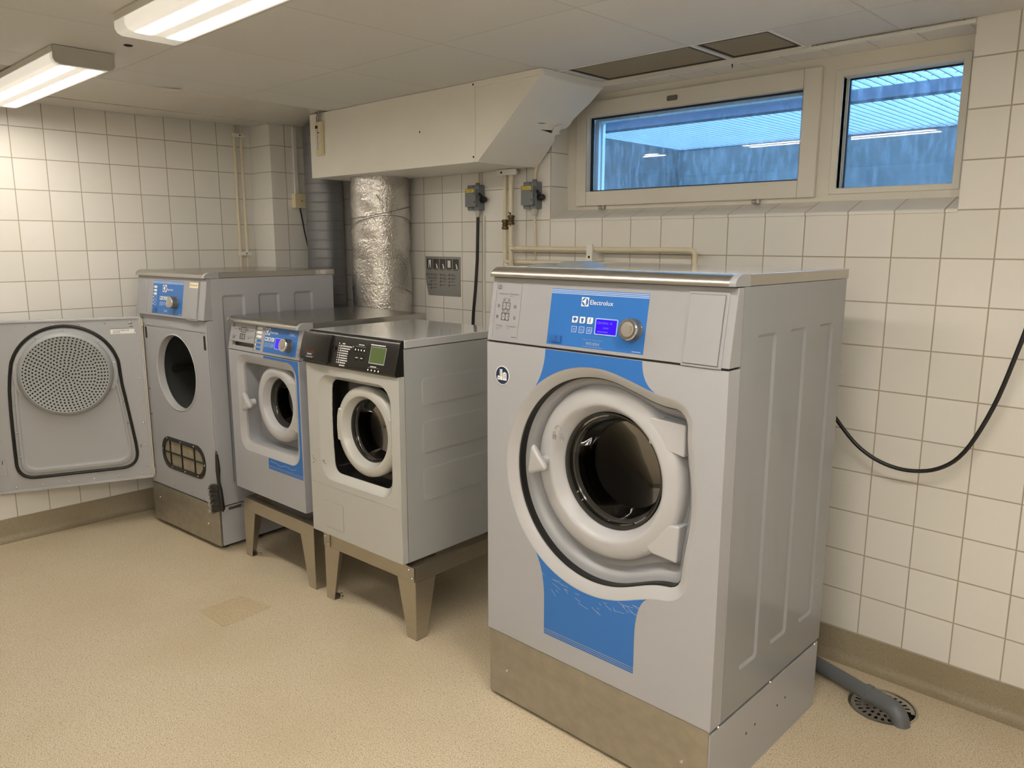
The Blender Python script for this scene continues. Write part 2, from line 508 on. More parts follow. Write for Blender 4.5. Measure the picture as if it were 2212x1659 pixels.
class G:
    def __init__(self):
        self.v, self.f, self.mi, self.cm = [], [], [], 0

    def add(self, vs, fs):
        n = len(self.v)
        self.v += [tuple(x) for x in vs]
        for f in fs:
            self.f.append([n + i for i in f])
            self.mi.append(self.cm)
        return self

    def box(self, x0, x1, y0, y1, z0, z1):
        v = [(x, y, z) for z in (z0, z1) for y in (y0, y1) for x in (x0, x1)]
        return self.add(v, [(0, 2, 3, 1), (4, 5, 7, 6), (0, 1, 5, 4), (2, 6, 7, 3), (0, 4, 6, 2), (1, 3, 7, 5)])

    def _pl(self, plane, a, b, t):
        return (a, t, b) if plane == 'xz' else ((a, b, t) if plane == 'xy' else (t, a, b))

    def plate(self, outer, holes, t0, t1, plane='xz'):
        loops = [outer] + list(holes)
        flat = [p for l in loops for p in l]
        tris = tessellate_polygon([[Vector((p[0], p[1], 0)) for p in l] for l in loops])
        n = len(flat)
        vs = [self._pl(plane, a, b, t0) for a, b in flat] + [self._pl(plane, a, b, t1) for a, b in flat]
        fs = [tuple(t) for t in tris] + [tuple(n + i for i in reversed(t)) for t in tris]
        k = 0
        for l in loops:
            m = len(l)
            for i in range(m):
                j = (i + 1) % m
                fs.append((k + i, k + j, n + k + j, n + k + i))
            k += m
        return self.add(vs, fs)

    def loft(self, loops, cap0=False, cap1=False, closed=True):
        m = len(loops[0])
        vs = [p for l in loops for p in l]
        fs = []
        for a in range(len(loops) - 1):
            for i in range(m if closed else m - 1):
                j = (i + 1) % m
                fs.append((a * m + i, a * m + j, (a + 1) * m + j, (a + 1) * m + i))
        if cap0:
            fs.append(tuple(reversed(range(m))))
        if cap1:
            fs.append(tuple((len(loops) - 1) * m + i for i in range(m)))
        return self.add(vs, fs)

    def tube(self, path, r, seg=12, cap=True, closed=False):
        P = [Vector(p) for p in path]
        loops = []
        prev = None
        for i, p in enumerate(P):
            if closed:
                t = (P[(i + 1) % len(P)] - P[i - 1]).normalized()
            elif i == 0:
                t = (P[1] - P[0]).normalized()
            elif i == len(P) - 1:
                t = (P[-1] - P[-2]).normalized()
            else:
                t = ((P[i + 1] - p).normalized() + (p - P[i - 1]).normalized())
                t = t.normalized() if t.length > 1e-6 else (P[i + 1] - p).normalized()
            if prev is None:
                a = Vector((0, 0, 1)) if abs(t.z) < 0.9 else Vector((1, 0, 0))
                u = t.cross(a).normalized()
            else:
                u = (prev - t * prev.dot(t)).normalized()
            prev = u
            w = t.cross(u)
            rr = r[i] if isinstance(r, (list, tuple)) else r
            loops.append([p + rr * (math.cos(2 * PI * k / seg) * u + math.sin(2 * PI * k / seg) * w) for k in range(seg)])
        if closed:
            loops.append(loops[0])
            cap = False
        return self.loft(loops, cap, cap)

    def lathe(self, prof, c, axis='y', seg=64, cap0=False, cap1=False, sq=1.0):
        loops = []
        for r, h in prof:
            l = []
            for k in range(seg):
                t = 2 * PI * k / seg
                a, b = r * math.cos(t), r * math.sin(t) * sq
                if axis == 'y':
                    l.append((c[0] + a, c[1] + h, c[2] + b))
                elif axis == 'z':
                    l.append((c[0] + a, c[1] + b, c[2] + h))
                else:
                    l.append((c[0] + h, c[1] + a, c[2] + b))
            loops.append(l)
        return self.loft(loops, cap0, cap1)

    def cyl(self, p0, p1, r, seg=16, r1=None):
        return self.tube([p0, p1], [r, r if r1 is None else r1], seg)

    def dome(self, c, r, h, axis='y', seg=10):
        """small screw head, bulging towards -axis (or +z)"""
        s = -1 if axis != 'z' else 1
        if axis == 'x':
            s = 1
        return self.lathe([(r, 0), (r * .85, s * h * .6), (r * .45, s * h), (0.0004, s * h * 1.02)], c, axis, seg, True, True)

    def xf(self, fn):
        self.v = [tuple(fn(Vector(p))) for p in self.v]
        return self

    def mesh(self, name):
        me = bpy.data.meshes.new(name)
        me.from_pydata([tuple(p) for p in self.v], [], self.f)
        bm = bmesh.new()
        bm.from_mesh(me)
        bmesh.ops.remove_doubles(bm, verts=bm.verts, dist=1e-6)
        bmesh.ops.recalc_face_normals(bm, faces=bm.faces)
        bm.to_mesh(me)
        bm.free()
        return me


def obj(name, g, mats, parent=None, bevel=0.0, smooth=35, seg=2, label=None):
    n_before = len(g.f)
    me = bpy.data.meshes.new(name)
    me.from_pydata([tuple(p) for p in g.v], [], g.f)
    if not isinstance(mats, (list, tuple)):
        mats = [mats]
    for mm in mats:
        me.materials.append(mm)
    if len(mats) > 1:
        me.polygons.foreach_set('material_index', g.mi[:len(me.polygons)])
    bm = bmesh.new()
    bm.from_mesh(me)
    bmesh.ops.remove_doubles(bm, verts=bm.verts, dist=1e-6)
    bmesh.ops.recalc_face_normals(bm, faces=bm.faces)
    bm.to_mesh(me)
    bm.free()
    if smooth:
        for p in me.polygons:
            p.use_smooth = True
        me.set_sharp_from_angle(angle=math.radians(smooth))
    o = bpy.data.objects.new(name, me)
    COL.objects.link(o)
    if parent is not None:
        d, q = 0, parent
        while q.parent is not None:
            d, q = d + 1, q.parent
        while d >= 2:                      # thing > part > sub-part, no deeper
            parent, d = parent.parent, d - 1
        o.parent = parent
    if bevel:
        b = o.modifiers.new('bevel', 'BEVEL')
        b.width = bevel
        b.segments = seg
        b.limit_method = 'ANGLE'
        b.angle_limit = math.radians(50)
        b.harden_normals = True
    if label:
        o['label'] = label
    return o


def thing(name, label, cat, loc=(0, 0, 0), rz=0.0, group=None):
    o = bpy.data.objects.new(name, None)
    o.empty_display_size = 0.1
    COL.objects.link(o)
    o.location = loc
    o.rotation_euler = (0, 0, rz)
    o['label'] = label
    o['category'] = cat
    if group:
        o['group'] = group
    return o


def tag(o, label, cat, group=None):
    o['label'] = label
    o['category'] = cat
    if group:
        o['group'] = group
    return o


def struct(o, label=None):
    o['kind'] = 'structure'
    if label:
        o['label'] = label
    return o


def dup(root, loc, rz=None, label=None):
    r = root.copy()
    COL.objects.link(r)
    r.location = loc
    if rz is not None:
        r.rotation_euler = (0, 0, rz)
    if label:
        r['label'] = label

    def rec(a, b):
        for ch in a.children:
            c = ch.copy()
            COL.objects.link(c)
            c.parent = b
            rec(ch, c)
    rec(root, r)
    return r


_DG = None


def text_g(g, s, x, z, h=None, w=None, t=0.0004, y=0.0, align='LEFT'):
    """flat lettering in the xz plane facing -y; h = cap height, w = total width"""
    cu = bpy.data.curves.new('lettering', 'FONT')
    cu.body = s
    cu.size = 1.0
    cu.resolution_u = 3
    o = bpy.data.objects.new('lettering_tmp', cu)
    COL.objects.link(o)
    dg = bpy.context.evaluated_depsgraph_get()
    me = bpy.data.meshes.new_from_object(o.evaluated_get(dg))
    vs = [v.co.copy() for v in me.vertices]
    fs = [tuple(p.vertices) for p in me.polygons]
    bpy.data.objects.remove(o, do_unlink=True)
    bpy.data.meshes.remove(me)
    bpy.data.curves.remove(cu)
    if not vs:
        return g
    x0, x1 = min(v.x for v in vs), max(v.x for v in vs)
    sc = h / 0.73 if h else w / (x1 - x0)
    sx = w / (x1 - x0) if w else sc
    ox = x - {'LEFT': 0, 'CENTER': .5, 'RIGHT': 1}[align] * (x1 - x0) * sx
    return g.add([(ox + (v.x - x0) * sx, y - t, z + v.y * sc) for v in vs], fs)


def bars(g, x, z, w, h, y=0.0, t=0.0004, words=2):
    """a line of print too small to read: a row of short blocks"""
    x1 = x + w
    while x < x1 - h * .6:
        ww = min(random.uniform(1.2, 3.0) * h, x1 - x)
        g.plate(rect(x, x + ww, z, z + h), [], y - t, y, 'xz')
        x += ww + h * .45
    return g


def ring_pts(pts, y):
    return [(a, y, b) for a, b in pts]


def slant(yb, zb, yt, zt):
    th = math.atan2(yt - yb, zt - zb)
    c, s = math.cos(th), math.sin(th)
    return lambda p: (p[0], yb + p[2] * s + p[1] * c, zb + p[2] * c - p[1] * s)


# ------------------------------------------------------------------ polar outline of a union of shapes
def sd_rr(a, b, a0, a1, b0, b1, r):
    ca, cb = (a0 + a1) / 2, (b0 + b1) / 2
    qa, qb = abs(a - ca) - (a1 - a0) / 2 + r, abs(b - cb) - (b1 - b0) / 2 + r
    return math.hypot(max(qa, 0), max(qb, 0)) + min(max(qa, qb), 0) - r


def polar(sdf, c, off, n=144):
    pts = []
    for i in range(n):
        t = 2 * PI * i / n
        lo, hi = 0.0, 1.0
        for _ in range(40):
            m = (lo + hi) / 2
            if sdf(c[0] + m * math.cos(t), c[1] + m * math.sin(t)) < off:
                lo = m
            else:
                hi = m
        pts.append((c[0] + lo * math.cos(t), c[1] + lo * math.sin(t)))
    return pts


def smin(a, b, k):
    h = max(k - abs(a - b), 0) / k
    return min(a, b) - h * h * k / 4


# ================================================================== ROOM
XR, YF, ZC = 5.9, -4.3, 2.22
WX0, WX1, WZ0, WZ1 = 2.120, 3.840, 1.650, 2.205
g = G().box(-0.3, XR + .3, YF - .3, 0.5, -0.12, 0.0)
# floor with the drain hole
g = G()
g.plate(rect(-0.05, XR, YF, 0.05), [circ(3.822, -0.222, 0.108, 40)], -0.05, 0.0, 'xy')
struct(obj('floor', g, M_FLOOR), 'beige speckled vinyl floor')
g = G()
g.plate(rect(-0.2, XR + .2, -0.02, ZC + .3), [rect(WX0, WX1, WZ0, WZ1)], 0.0, 0.14, 'xz')
struct(obj('wall_window', g, M_TILE_WIN), 'white tiled wall with the window')
struct(obj('wall_left', G().box(-0.14, 0.0, YF, 0.14, -0.02, ZC + .3), M_TILE_LEFT), 'white tiled left wall')
struct(obj('wall_right', G().box(XR, XR + .14, YF, 0.14, -0.02, ZC + .3), M_TILE_LEFT))
struct(obj('wall_front', G().box(-0.14, XR + .14, YF - .14, YF, -0.02, ZC + .3), M_TILE_WIN))
# tiled pier in the corner
struct(obj('wall_corner', G().box(0.0, 0.242, -0.37, 0.0, 0.0, ZC + .2), M_TILE_LEFT), 'tiled pier in the room corner')


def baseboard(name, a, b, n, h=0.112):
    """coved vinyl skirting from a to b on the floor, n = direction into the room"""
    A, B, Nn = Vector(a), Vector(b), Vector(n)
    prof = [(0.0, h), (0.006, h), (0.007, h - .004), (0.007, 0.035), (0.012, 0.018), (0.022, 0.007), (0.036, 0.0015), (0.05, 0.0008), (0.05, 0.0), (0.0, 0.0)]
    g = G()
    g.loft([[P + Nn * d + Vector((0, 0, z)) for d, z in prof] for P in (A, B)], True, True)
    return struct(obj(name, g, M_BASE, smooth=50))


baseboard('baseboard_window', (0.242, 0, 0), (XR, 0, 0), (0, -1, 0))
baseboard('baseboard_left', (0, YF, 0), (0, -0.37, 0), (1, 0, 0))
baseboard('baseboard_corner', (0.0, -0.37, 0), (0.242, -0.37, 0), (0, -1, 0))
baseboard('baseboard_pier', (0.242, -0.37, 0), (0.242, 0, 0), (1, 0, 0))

# ceiling: boards in a grid, two openings for the grilles
GR = [(2.452, 3.008, -0.292, -0.016), (3.034, 3.300, -0.285, -0.020)]
g = G()
g.plate(rect(0.905, XR, YF, -0.003), [rect(*q) for q in GR], ZC, ZC + .03, 'xy')
struct(obj('ceiling', g, M_CEIL), 'suspended ceiling of grey-white boards')
struct(obj('ceiling_panel', G().box(0.270, 0.894, YF, -0.001, ZC + .004, ZC + .03), M_CEIL_GLOSS), 'glossy white ceiling board beside the left wall')
struct(obj('ceiling_strip', G().plate([(.024, YF), (.258, YF), (.258, -.372), (.075, -.372), (.062, -.90), (.024, -1.0)], [], ZC + .001, ZC + .02, 'xy'), M_CEIL_GLOSS, bevel=.002), 'narrow ceiling strip along the left wall')
struct(obj('ceiling_slab', G().box(-0.14, XR, YF, 0.14, ZC + .10, ZC + .2), M_DARK))
# steel T rails of the grid beside the grilles
g = G()
g.box(2.41, 3.33, -0.306, -0.294, ZC - .002, ZC - .0002)
g.box(3.013, 3.029, -0.294, -0.004, ZC - .002, ZC - .0002)
g.box(2.40, 3.838, -0.014, .001, 2.2035, ZC - .006)
g.box(2.40, 3.33, -0.016, -.002, ZC - .006, ZC - .0002)
g.box(3.302, 3.316, -0.294, -0.012, ZC - .002, ZC - .0002)
struct(obj('trim_1', g, M_WHITE_PL), 'white ceiling rails round the grilles')

for k, (q, lb) in enumerate(zip(GR, ('long dark mesh ceiling grille left of the rail above the window', 'shorter dark mesh ceiling grille right of the rail above the window'))):
    x0, x1, y0, y1 = q
    t = thing('ceiling_grille', lb, 'grille', ((x0 + x1) / 2, (y0 + y1) / 2, ZC), 0, 'mesh grilles over the window')
    hx, hy = (x1 - x0) / 2 - .002, (y1 - y0) / 2 - .002
    g = G()
    g.plate(rect(-hx, hx, -hy, hy), [rect(-hx + .008, hx - .008, -hy + .008, hy - .008)], 0.0, 0.012, 'xy')
    obj('frame', g, mat('grille_frame_%d' % k, (0.06, 0.05, 0.035), 0.6), t)
    g = G()
    st = 0.0135
    for sgn in (1, -1):
        c = -(hx + hy)
        while c < hx + hy:
            # line y = sgn*(x) + c clipped to the rectangle
            pts = []
            for X in (-hx, hx):
                Y = sgn * X + c
                if -hy <= Y <= hy:
                    pts.append((X, Y))
            for Y in (-hy, hy):
                X = (Y - c) * sgn
                if -hx < X < hx:
                    pts.append((X, Y))
            if len(pts) >= 2:
                a, b = Vector(pts[0]), Vector(pts[1])
                if (b - a).length > .004:
                    n = Vector((-(b - a).y, (b - a).x)).normalized() * .0017
                    z0 = 0.004 if sgn > 0 else 0.0055
                    g.plate([tuple(a + n), tuple(a - n), tuple(b - n), tuple(b + n)], [], z0, z0 + .0015, 'xy')
            c += st
    obj('wire_mesh', g, mat('grille_wire_%d' % k, (0.34, 0.30, 0.22), 0.6, 0.0), t, smooth=0)
    obj('backing', G().box(-hx, hx, -hy, hy, .034, .04), M_GREYPR, t)

# loose strip of tape hanging from the rail
g = G()
g.tube([(3.02, -0.006, 2.217), (3.021, -0.004, 2.205), (3.024, -0.004, 2.196), (3.022, -0.003, 2.188)], [.003, .003, .0022, .001], 6)
tag(obj('loose_strip', g, M_BLACK), 'small dark strip dangling from the ceiling rail above the window', 'strip')
# flap of torn paper on the ceiling edge
g = G()
g.plate([(0, 0), (.012, -.075), (.02, -.08), (.034, -.03), (.03, 0)], [], 0, .0006, 'xy')
o = obj('torn_paper', g, M_WHITE)
o.location = (0.906, -1.19, ZC - .004)
o.rotation_euler = (0.12, 0.06, 0)
tag(o, 'torn flap of white paper on the ceiling near the left lamp', 'paper')
g = G().dome((0, 0, 0), .016, .004, 'z', 8).xf(lambda p: Vector((p.x, p.y, -p.z)))
o = obj('dark_plug', g, M_DARK)
o.location = (1.585, -1.655, ZC - .0005)
tag(o, 'small dark plug in the ceiling between the two lamps', 'plug')

# ---------------------------------------------------------------- window
YW = 0.12
g = G()
# sloping sill
g.add([(WX0, -.004, 1.636), (WX1, -.004, 1.636), (WX1, -.004, 1.648), (WX0, -.004, 1.648), (WX0, YW + .01, 1.66), (WX1, YW + .01, 1.66), (WX1, YW + .01, 1.695), (WX0, YW + .01, 1.695)],
      [(0, 1, 2, 3), (3, 2, 6, 7), (7, 6, 5, 4), (4, 5, 1, 0), (0, 3, 7, 4), (1, 5, 6, 2)])
struct(obj('trim_2', g, M_TILE_SILL, bevel=.003), 'tiled window sill')
struct(obj('trim_3', G().box(WX0 - .01, WX0 + .002, 0.002, YW + .01, 1.64, 2.21), M_TILE_REV), 'tiled left window reveal')
struct(obj('trim_4', G().box(WX1 - .002, WX1 + .01, 0.002, YW + .01, 1.64, 2.21), M_TILE_REV), 'tiled right window reveal')
struct(obj('trim_5', G().box(WX0, WX1, 0.002, YW + .01, 2.202, 2.215), M_TILE_SOFFIT), 'tiled window soffit')

MIDX = 3.325
w1 = struct(obj('window_1', G().plate(rect(WX0, WX1, 1.69, 2.203), [rect(2.205, MIDX - .005, 1.722, 2.155), rect(3.398, 3.782, 1.735, 2.128)], YW, YW + .075), M_CREAM, bevel=.003),
            'cream painted window frame')
# opening casement on the left
g = G()
g.plate(rect(2.184, MIDX, 1.708, 2.170), [rect(2.246, 3.258, 1.773, 2.102)], YW - .018, YW + .045)
ca = obj('casement', g, M_CREAM, w1, bevel=.004)
g = G()
for (a, b, c_, d) in ((2.2455, 2.2475, 1.708, 2.102), (3.2575, 3.259, 1.708, 2.170)):
    g.box(a, b, YW - .0186, YW - .0175, c_, d)
obj('rail_joint', g, mat('joint_shadow', (0.30, 0.27, 0.21), .7), ca)
obj('glass_pane', G().box(2.24, 3.262, YW + .030, YW + .034, 1.768, 2.107), M_PANE, ca)
g = G()
g.plate(rect(2.246, 3.258, 1.773, 2.102), [rect(2.252, 3.252, 1.779, 2.096)], YW + .016, YW + .030)
obj('glazing_gasket', g, M_RUBBER, ca)
# outer leaf of the coupled casement with its aluminium bead
g = G()
g.plate(rect(2.246, 3.258, 1.773, 2.102), [rect(2.268, 3.245, 1.781, 2.088)], YW + .045, YW + .062)
g.plate(rect(2.256, 3.252, 1.777, 2.096), [rect(2.275, 3.243, 1.783, 2.085)], YW + .066, YW + .085)
obj('glazing_bead', g, mat('pale_bead', (0.62, 0.66, 0.68), .4), ca)
obj('latch_plate', G().plate(rrect(2.672, 2.722, 2.124, 2.145, .006), [], YW - .0215, YW - .018), mat('latch_grey', (0.17, 0.16, 0.145), .45, .3), ca, bevel=.001)
for hx in (2.335, 3.09):
    g = G()
    g.cyl((hx - .011, YW - .016, 1.700), (hx + .011, YW - .016, 1.700), .0075, 14)
    g.box(hx + .006, hx + .017, YW - .014, YW + .0, 1.692, 1.708)
    obj('hinge', g, M_HINGE, ca)
w2 = struct(obj('window_2', G().plate(rect(3.372, 3.806, 1.716, 2.150), [rect(3.398, 3.782, 1.737, 2.126)], YW - .006, YW + .03), M_CREAM, bevel=.003), 'cream fixed window light on the right')
obj('glass_pane', G().box(3.39, 3.79, YW + .052, YW + .056, 1.73, 2.135), M_PANE, w2)
g = G()
g.plate(rect(3.394, 3.786, 1.733, 2.132), [rect(3.408, 3.776, 1.741, 2.118)], YW + .042, YW + .051)
obj('glazing_gasket', g, M_RUBBER, w2)
g = G()
g.plate(rect(3.396, 3.784, 1.735, 2.130), [rect(3.405, 3.779, 1.740, 2.123)], YW + .03, YW + .0415)
obj('glazing_bead', g, mat('pale_bead_fixed', (0.55, 0.60, 0.63), .4), w2)

# ---------------------------------------------------------------- light well outside
struct(obj('wall_well_back', G().box(0.9, 5.6, 2.27, 2.42, 1.0, 2.235), M_CONC), 'concrete back wall of the light well')
struct(obj('wall_well_left', G().box(1.22, 1.38, 0.14, 2.27, 1.0, 2.235), M_CONC), 'concrete side wall of the light well')
struct(obj('wall_well_right', G().box(5.3, 5.45, 0.14, 2.27, 1.0, 2.235), M_CONC))
struct(obj('floor_well', G().box(1.2, 5.5, 0.14, 2.3, 1.0, 1.1), M_CONC))
g = G()
x = 1.40
while x < 5.28:
    g.box(x, x + .006, 0.60, 2.265, 2.203, 2.230)
    x += .045
y = 0.63
while y < 2.26:
    g.cyl((1.39, y, 2.225), (5.29, y, 2.225), .0035, 6)
    y += .10
g.box(1.385, 5.295, 0.592, 0.598, 2.202, 2.231)
g.box(1.385, 5.295, 2.262, 2.2685, 2.202, 2.231)
tag(obj('steel_grating', g, M_GRATING, smooth=0), 'galvanised steel grating over the light well outside the window', 'grating')
g = G().box(1.385, 5.295, 0.80, 0.87, 2.150, 2.2025)
tag(obj('support_beam', g, M_BEAM, bevel=.004), 'dark blue beam under the grating outside the window', 'beam')


def leaf(loc, rz, s):
    g = G()
    g.loft([[(-.006 * s, 0, 0), (.006 * s, 0, 0)], [(-.018 * s, .004, -.03 * s), (.016 * s, .003, -.03 * s)], [(-.02 * s, .008, -.06 * s), (.012 * s, .006, -.06 * s)], [(-.003 * s, .004, -.1 * s), (.002 * s, .004, -.1 * s)]], closed=False)
    o = obj('dry_leaf', g, M_LEAF)
    md = o.modifiers.new('thick', 'SOLIDIFY')
    md.thickness = .002
    o.location = loc
    o.rotation_euler = (0, .2, rz)
    return o


tag(leaf((2.98, 1.02, 2.203), .4, 1.0), 'curled brown leaf caught in the grating behind the left pane', 'leaf')
tag(leaf((3.66, 1.05, 2.203), -.2, 1.15), 'brown leaf hanging from the grating behind the right pane', 'leaf')


# ---------------------------------------------------------------- lamps
def make_lamp(label, loc, endcap, Lh=0.598, m=M_DIFF):
    t = thing('ceiling_light', label, 'lamp', loc, 0, 'twin-tube ceiling lights')
    Wd = 0.102
    obj('housing', G().box(-Lh, Lh, -Wd, Wd, -.024, 0.0), M_LAMPWH, t, bevel=.003)
    prof = [(Wd - .001, -.024), (Wd - .001, -.044), (Wd - .008, -.056), (Wd - .022, -.062)]
    pr = [(y, z) for y, z in prof] + [(-y, z) for y, z in reversed(prof)]
    g = G()
    g.loft([[(x, y, z) for y, z in pr] for x in (-Lh + .003, Lh - .003)], True, True)
    obj('diffuser', g, m, t)
    for s in ((1,) if endcap else ()):
        g = G()
        pts = [(-Wd - .002, -.002), (Wd + .002, -.002)] + [(y + .002, z - .002) for y, z in prof] + [(-y - .002, z - .002) for y, z in reversed(prof)]
        g.plate(pts, [], s * Lh - .004, s * Lh + .006, 'yz')
        obj('end_cap', g, M_LAMPEND, t, bevel=.002)
    return t


make_lamp('lit twin-tube ceiling light with grey end cap nearest the left wall', (0.812, -1.745, ZC), True)
make_lamp('lit twin-tube ceiling light with clear prismatic end near the room centre', (2.600, -1.735, ZC), False, 0.645)
make_lamp('lit twin-tube ceiling light further right beyond the picture', (4.30, -1.735, ZC), False, 0.598, M_DIFF_BOOST)
make_lamp('unseen twin-tube ceiling light added behind the camera for fill', (4.30, -2.95, ZC), False, 0.598, M_DIFF_BOOST)  # this lamp and the next are added out of view as fill
make_lamp('unseen twin-tube ceiling light added for fill farthest from the window', (4.30, -3.75, ZC), False, 0.598, M_DIFF_BOOST)


# ================================================================== DUCT BOX AND DUCTS
t = thing('duct_box', 'white boxed-in duct under the ceiling with torn sloping end', 'duct', (0.72, -0.393, 1.885))
BX = lambda p: p
g = G()
H = ZC - 1.885 - .001
Lb, Ls, D = 1.315, 1.682, 0.388
# front board
obj('front_board', G().box(0, Lb - .02, 0, .012, 0, H), M_BOX, t, bevel=.0015)
g = G()
g.plate([(Lb - .018, 0), (Lb + .000, 0), (Ls - .005, H - .028), (Ls - .005, H), (Lb - .018, H)], [], 0.0, .012)
obj('end_board', g, M_BOX, t, bevel=.0015)
obj('cover_strip', G().box(Lb - .028, Lb - .008, -.004, 0.0, .002, H), M_BOX, t, bevel=.001)
obj('bottom_board', G().add([(0, .012, 0), (Lb, .012, 0), (Lb, D - .035, 0), (0, D, 0), (0, .012, .01), (Lb, .012, .01), (Lb, D - .035, .01), (0, D, .01)],
                            [(0, 1, 2, 3), (4, 7, 6, 5), (0, 4, 5, 1), (1, 5, 6, 2), (2, 6, 7, 3), (3, 7, 4, 0)]), M_BOX, t)
obj('left_board', G().box(0, .012, .012, D, .01, H), M_BOX, t)
# sloping board with a torn back edge
g = G()
sx = lambda u: Lb + .004 + u * (Ls - Lb - .004)
sz = lambda u: u * (H - .028)
back = [(0.0, D - .005), (.12, D - .012), (.25, D - .02), (.36, D - .03), (.42, D - .055), (.45, D - .028), (.49, D - .06), (.52, D - .02), (.56, D - .012), (.62, D - .018), (.72, D - .01), (.84, D + .004), (.94, D + .006), (1.0, D + .006)]
outl = [(0, -.0012), (1, -.0012)] + [(u, y) for u, y in reversed(back)]
tear = [(.46, D - .17), (.475, D - .10), (.455, D - .045), (.44, D - .09)]
tear2 = [(.53, D - .22), (.545, D - .16), (.525, D - .18)]
loops = [outl, tear, tear2]
flat = [p for l in loops for p in l]
tris = tessellate_polygon([[Vector((p[0] * .5, p[1], 0)) for p in l] for l in loops])
n = len(flat)
vs = [(sx(u), y, sz(u)) for u, y in flat] + [(sx(u) - .006, y, sz(u) + .004) for u, y in flat]
fs = [tuple(q) for q in tris] + [tuple(n + i for i in reversed(q)) for q in tris]
k = 0
for l in loops:
    for i in range(len(l)):
        j = (i + 1) % len(l)
        fs.append((k + i, k + j, n + k + j, n + k + i))
    k += len(l)
g.add(vs, fs)
obj('sloping_board', g, M_BOX, t, smooth=20)
g = G()
g.plate([(-.03, -.01), (.015, -.022), (.028, .004), (.006, .014), (-.02, .008)], [], 0, .004, 'xy')
g.xf(lambda p: Vector((sx(.5) + p.x * .72 + .003 + p.z, D - .075 + p.y * 1.2, sz(.5) + p.x * .7 - p.z - .002)))
obj('torn_flap', g, M_BOX, t)
obj('top_lip', G().box(Ls - .004, Ls + .014, -.002, D + .002, H - .028, H), M_BOX, t, bevel=.002)
obj('top_lip', G().box(Lb - .01, Ls + .002, -.005, 0.0, H - .026, H), M_BOX, t, bevel=.001)
for p in ((Lb - .018, -.004, H - .012), (Lb - .018, -.004, .022), (.93, 0, .16)):
    obj('screw', G().dome(p, .0045, .002), M_DARK, t)

# terminal strip with its cables
t = thing('terminal_strip', 'cream plastic terminal strip with grey wires on the white duct box', 'terminal strip', (0.826, -0.395, 2.085))
obj('body', G().box(-.032, .030, -.014, 0, -.087, .087), M_IVORY, t, bevel=.003)
obj('side_rail', G().box(.010, .030, -.021, -.0135, -.086, .086), M_IVORY, t, bevel=.002)
obj('switch', G().box(-.026, -.006, -.018, -.014, .052, .068), M_BLACK, t, bevel=.001)
obj('marking_strip', G().box(-.022, .004, -.0148, -.0138, -.062, .05), M_WHITE_PL, t)
for k in range(11):
    obj('terminal', G().box(-.013, -.004, -.0165, -.0145, -.058 + k * .0098, -.054 + k * .0098), M_GREYPR, t)
obj('red_mark', G().box(.004, .018, -.0218, -.0208, .026, .031), M_RED, t)
for k in range(3):
    x0 = -.022 + k * .019
    g = G()
    g.tube([(x0, -.006, .085), (x0 - .001, -.008, .10), (x0 + .004, -.009, .115), (x0 + .008 - .004 * k, -.006, .128), (x0 + .004 - .012 * (1 - k), -.003, .1345)], .0042, 8)
    obj('wire', g, mat('wire_grey_%d' % k, (0.36, 0.34, 0.30), .5), t)

# insulated duct in foil
DX, DY = 1.035, -0.172
t = thing('insulated_duct', 'fat round duct wrapped in crinkled silver foil below the duct box', 'duct', (DX, DY, 0))
for i, (z0, z1, r) in enumerate(((0.30, 1.452, .163), (1.452, 1.884, .159))):
    loops = []
    n = 18
    for k in range(n + 1):
        z = z0 + (z1 - z0) * k / n
        e = min(k, n - k)
        rr = r - (.006 if e == 0 else (.002 if e == 1 else 0)) + .0022 * math.sin(k * 2.1 + i)
        loops.append([((rr + .0022 * math.sin(5 * a + k) + .0014 * math.sin(11 * a - 2 * k)) * math.cos(a), (rr + .0022 * math.sin(5 * a + k)) * math.sin(a), z) for a in [2 * PI * q / 56 for q in range(56)]])
    g = G().loft(loops, True, True)
    obj('foil_sleeve', g, M_FOIL, t)
for zc, am, ph in ((1.70, .035, .3), (1.62, .06, 1.9), (1.27, .05, 2.6)):
    g = G().tube([(.1645 * math.cos(a), .1645 * math.sin(a), zc + am * math.sin(a * 1.0 + ph)) for a in [2 * PI * q / 48 for q in range(48)]], .0012, 5, closed=True)
    obj('binding_wire', g, M_GREYPR, t)

t = thing('spiral_duct', 'grey spiral-seamed steel duct behind the silver foil duct', 'duct', (0.465, -0.155, 0))
prof = []
z = 0.10
while z < 2.20:
    prof += [(.110, z), (.110, z + .046), (.1122, z + .048), (.1122, z + .052)]
    z += .054
g = G().lathe(prof, (0, 0, 0), 'z', 40, True, True)
obj('pipe_wall', g, M_GALV, t)


# ================================================================== PIPES AND ELECTRICS ON THE WALLS
def clip(name, label, x, y, z, w, d, vertical=False):
    return None


# two thin pipes on the left wall
t = None
for k, (yy, lb) in enumerate(((-0.482, 'left one of two thin cream pipes on the left wall'), (-0.438, 'right one of two thin cream pipes on the left wall'))):
    g = G().cyl((0.028, yy, 0.02), (0.028, yy, 2.222), .0085, 14)
    tag(obj('water_pipe', g, M_PIPE), lb, 'pipe')
for zz, lb in ((2.168, 'upper cream clip holding two thin pipes on the left wall'), (1.470, 'lower cream clip holding two thin pipes on the left wall')):
    t = thing('pipe_clip', lb, 'pipe clip', (0.0, -0.46, zz), 0, 'clips on the left wall pipes')
    g = G()
    g.plate(rrect(-.040, .040, -.011, .011, .006), [], 0.037, .047, 'yz')
    g.box(0.0, .037, -.008, .008, -.010, .010)
    obj('clamp', g, M_WHITE_PL, t, bevel=.002)
    obj('screw', G().dome((.047, .008, 0), .0045, .0015, 'x'), M_DARK, t)

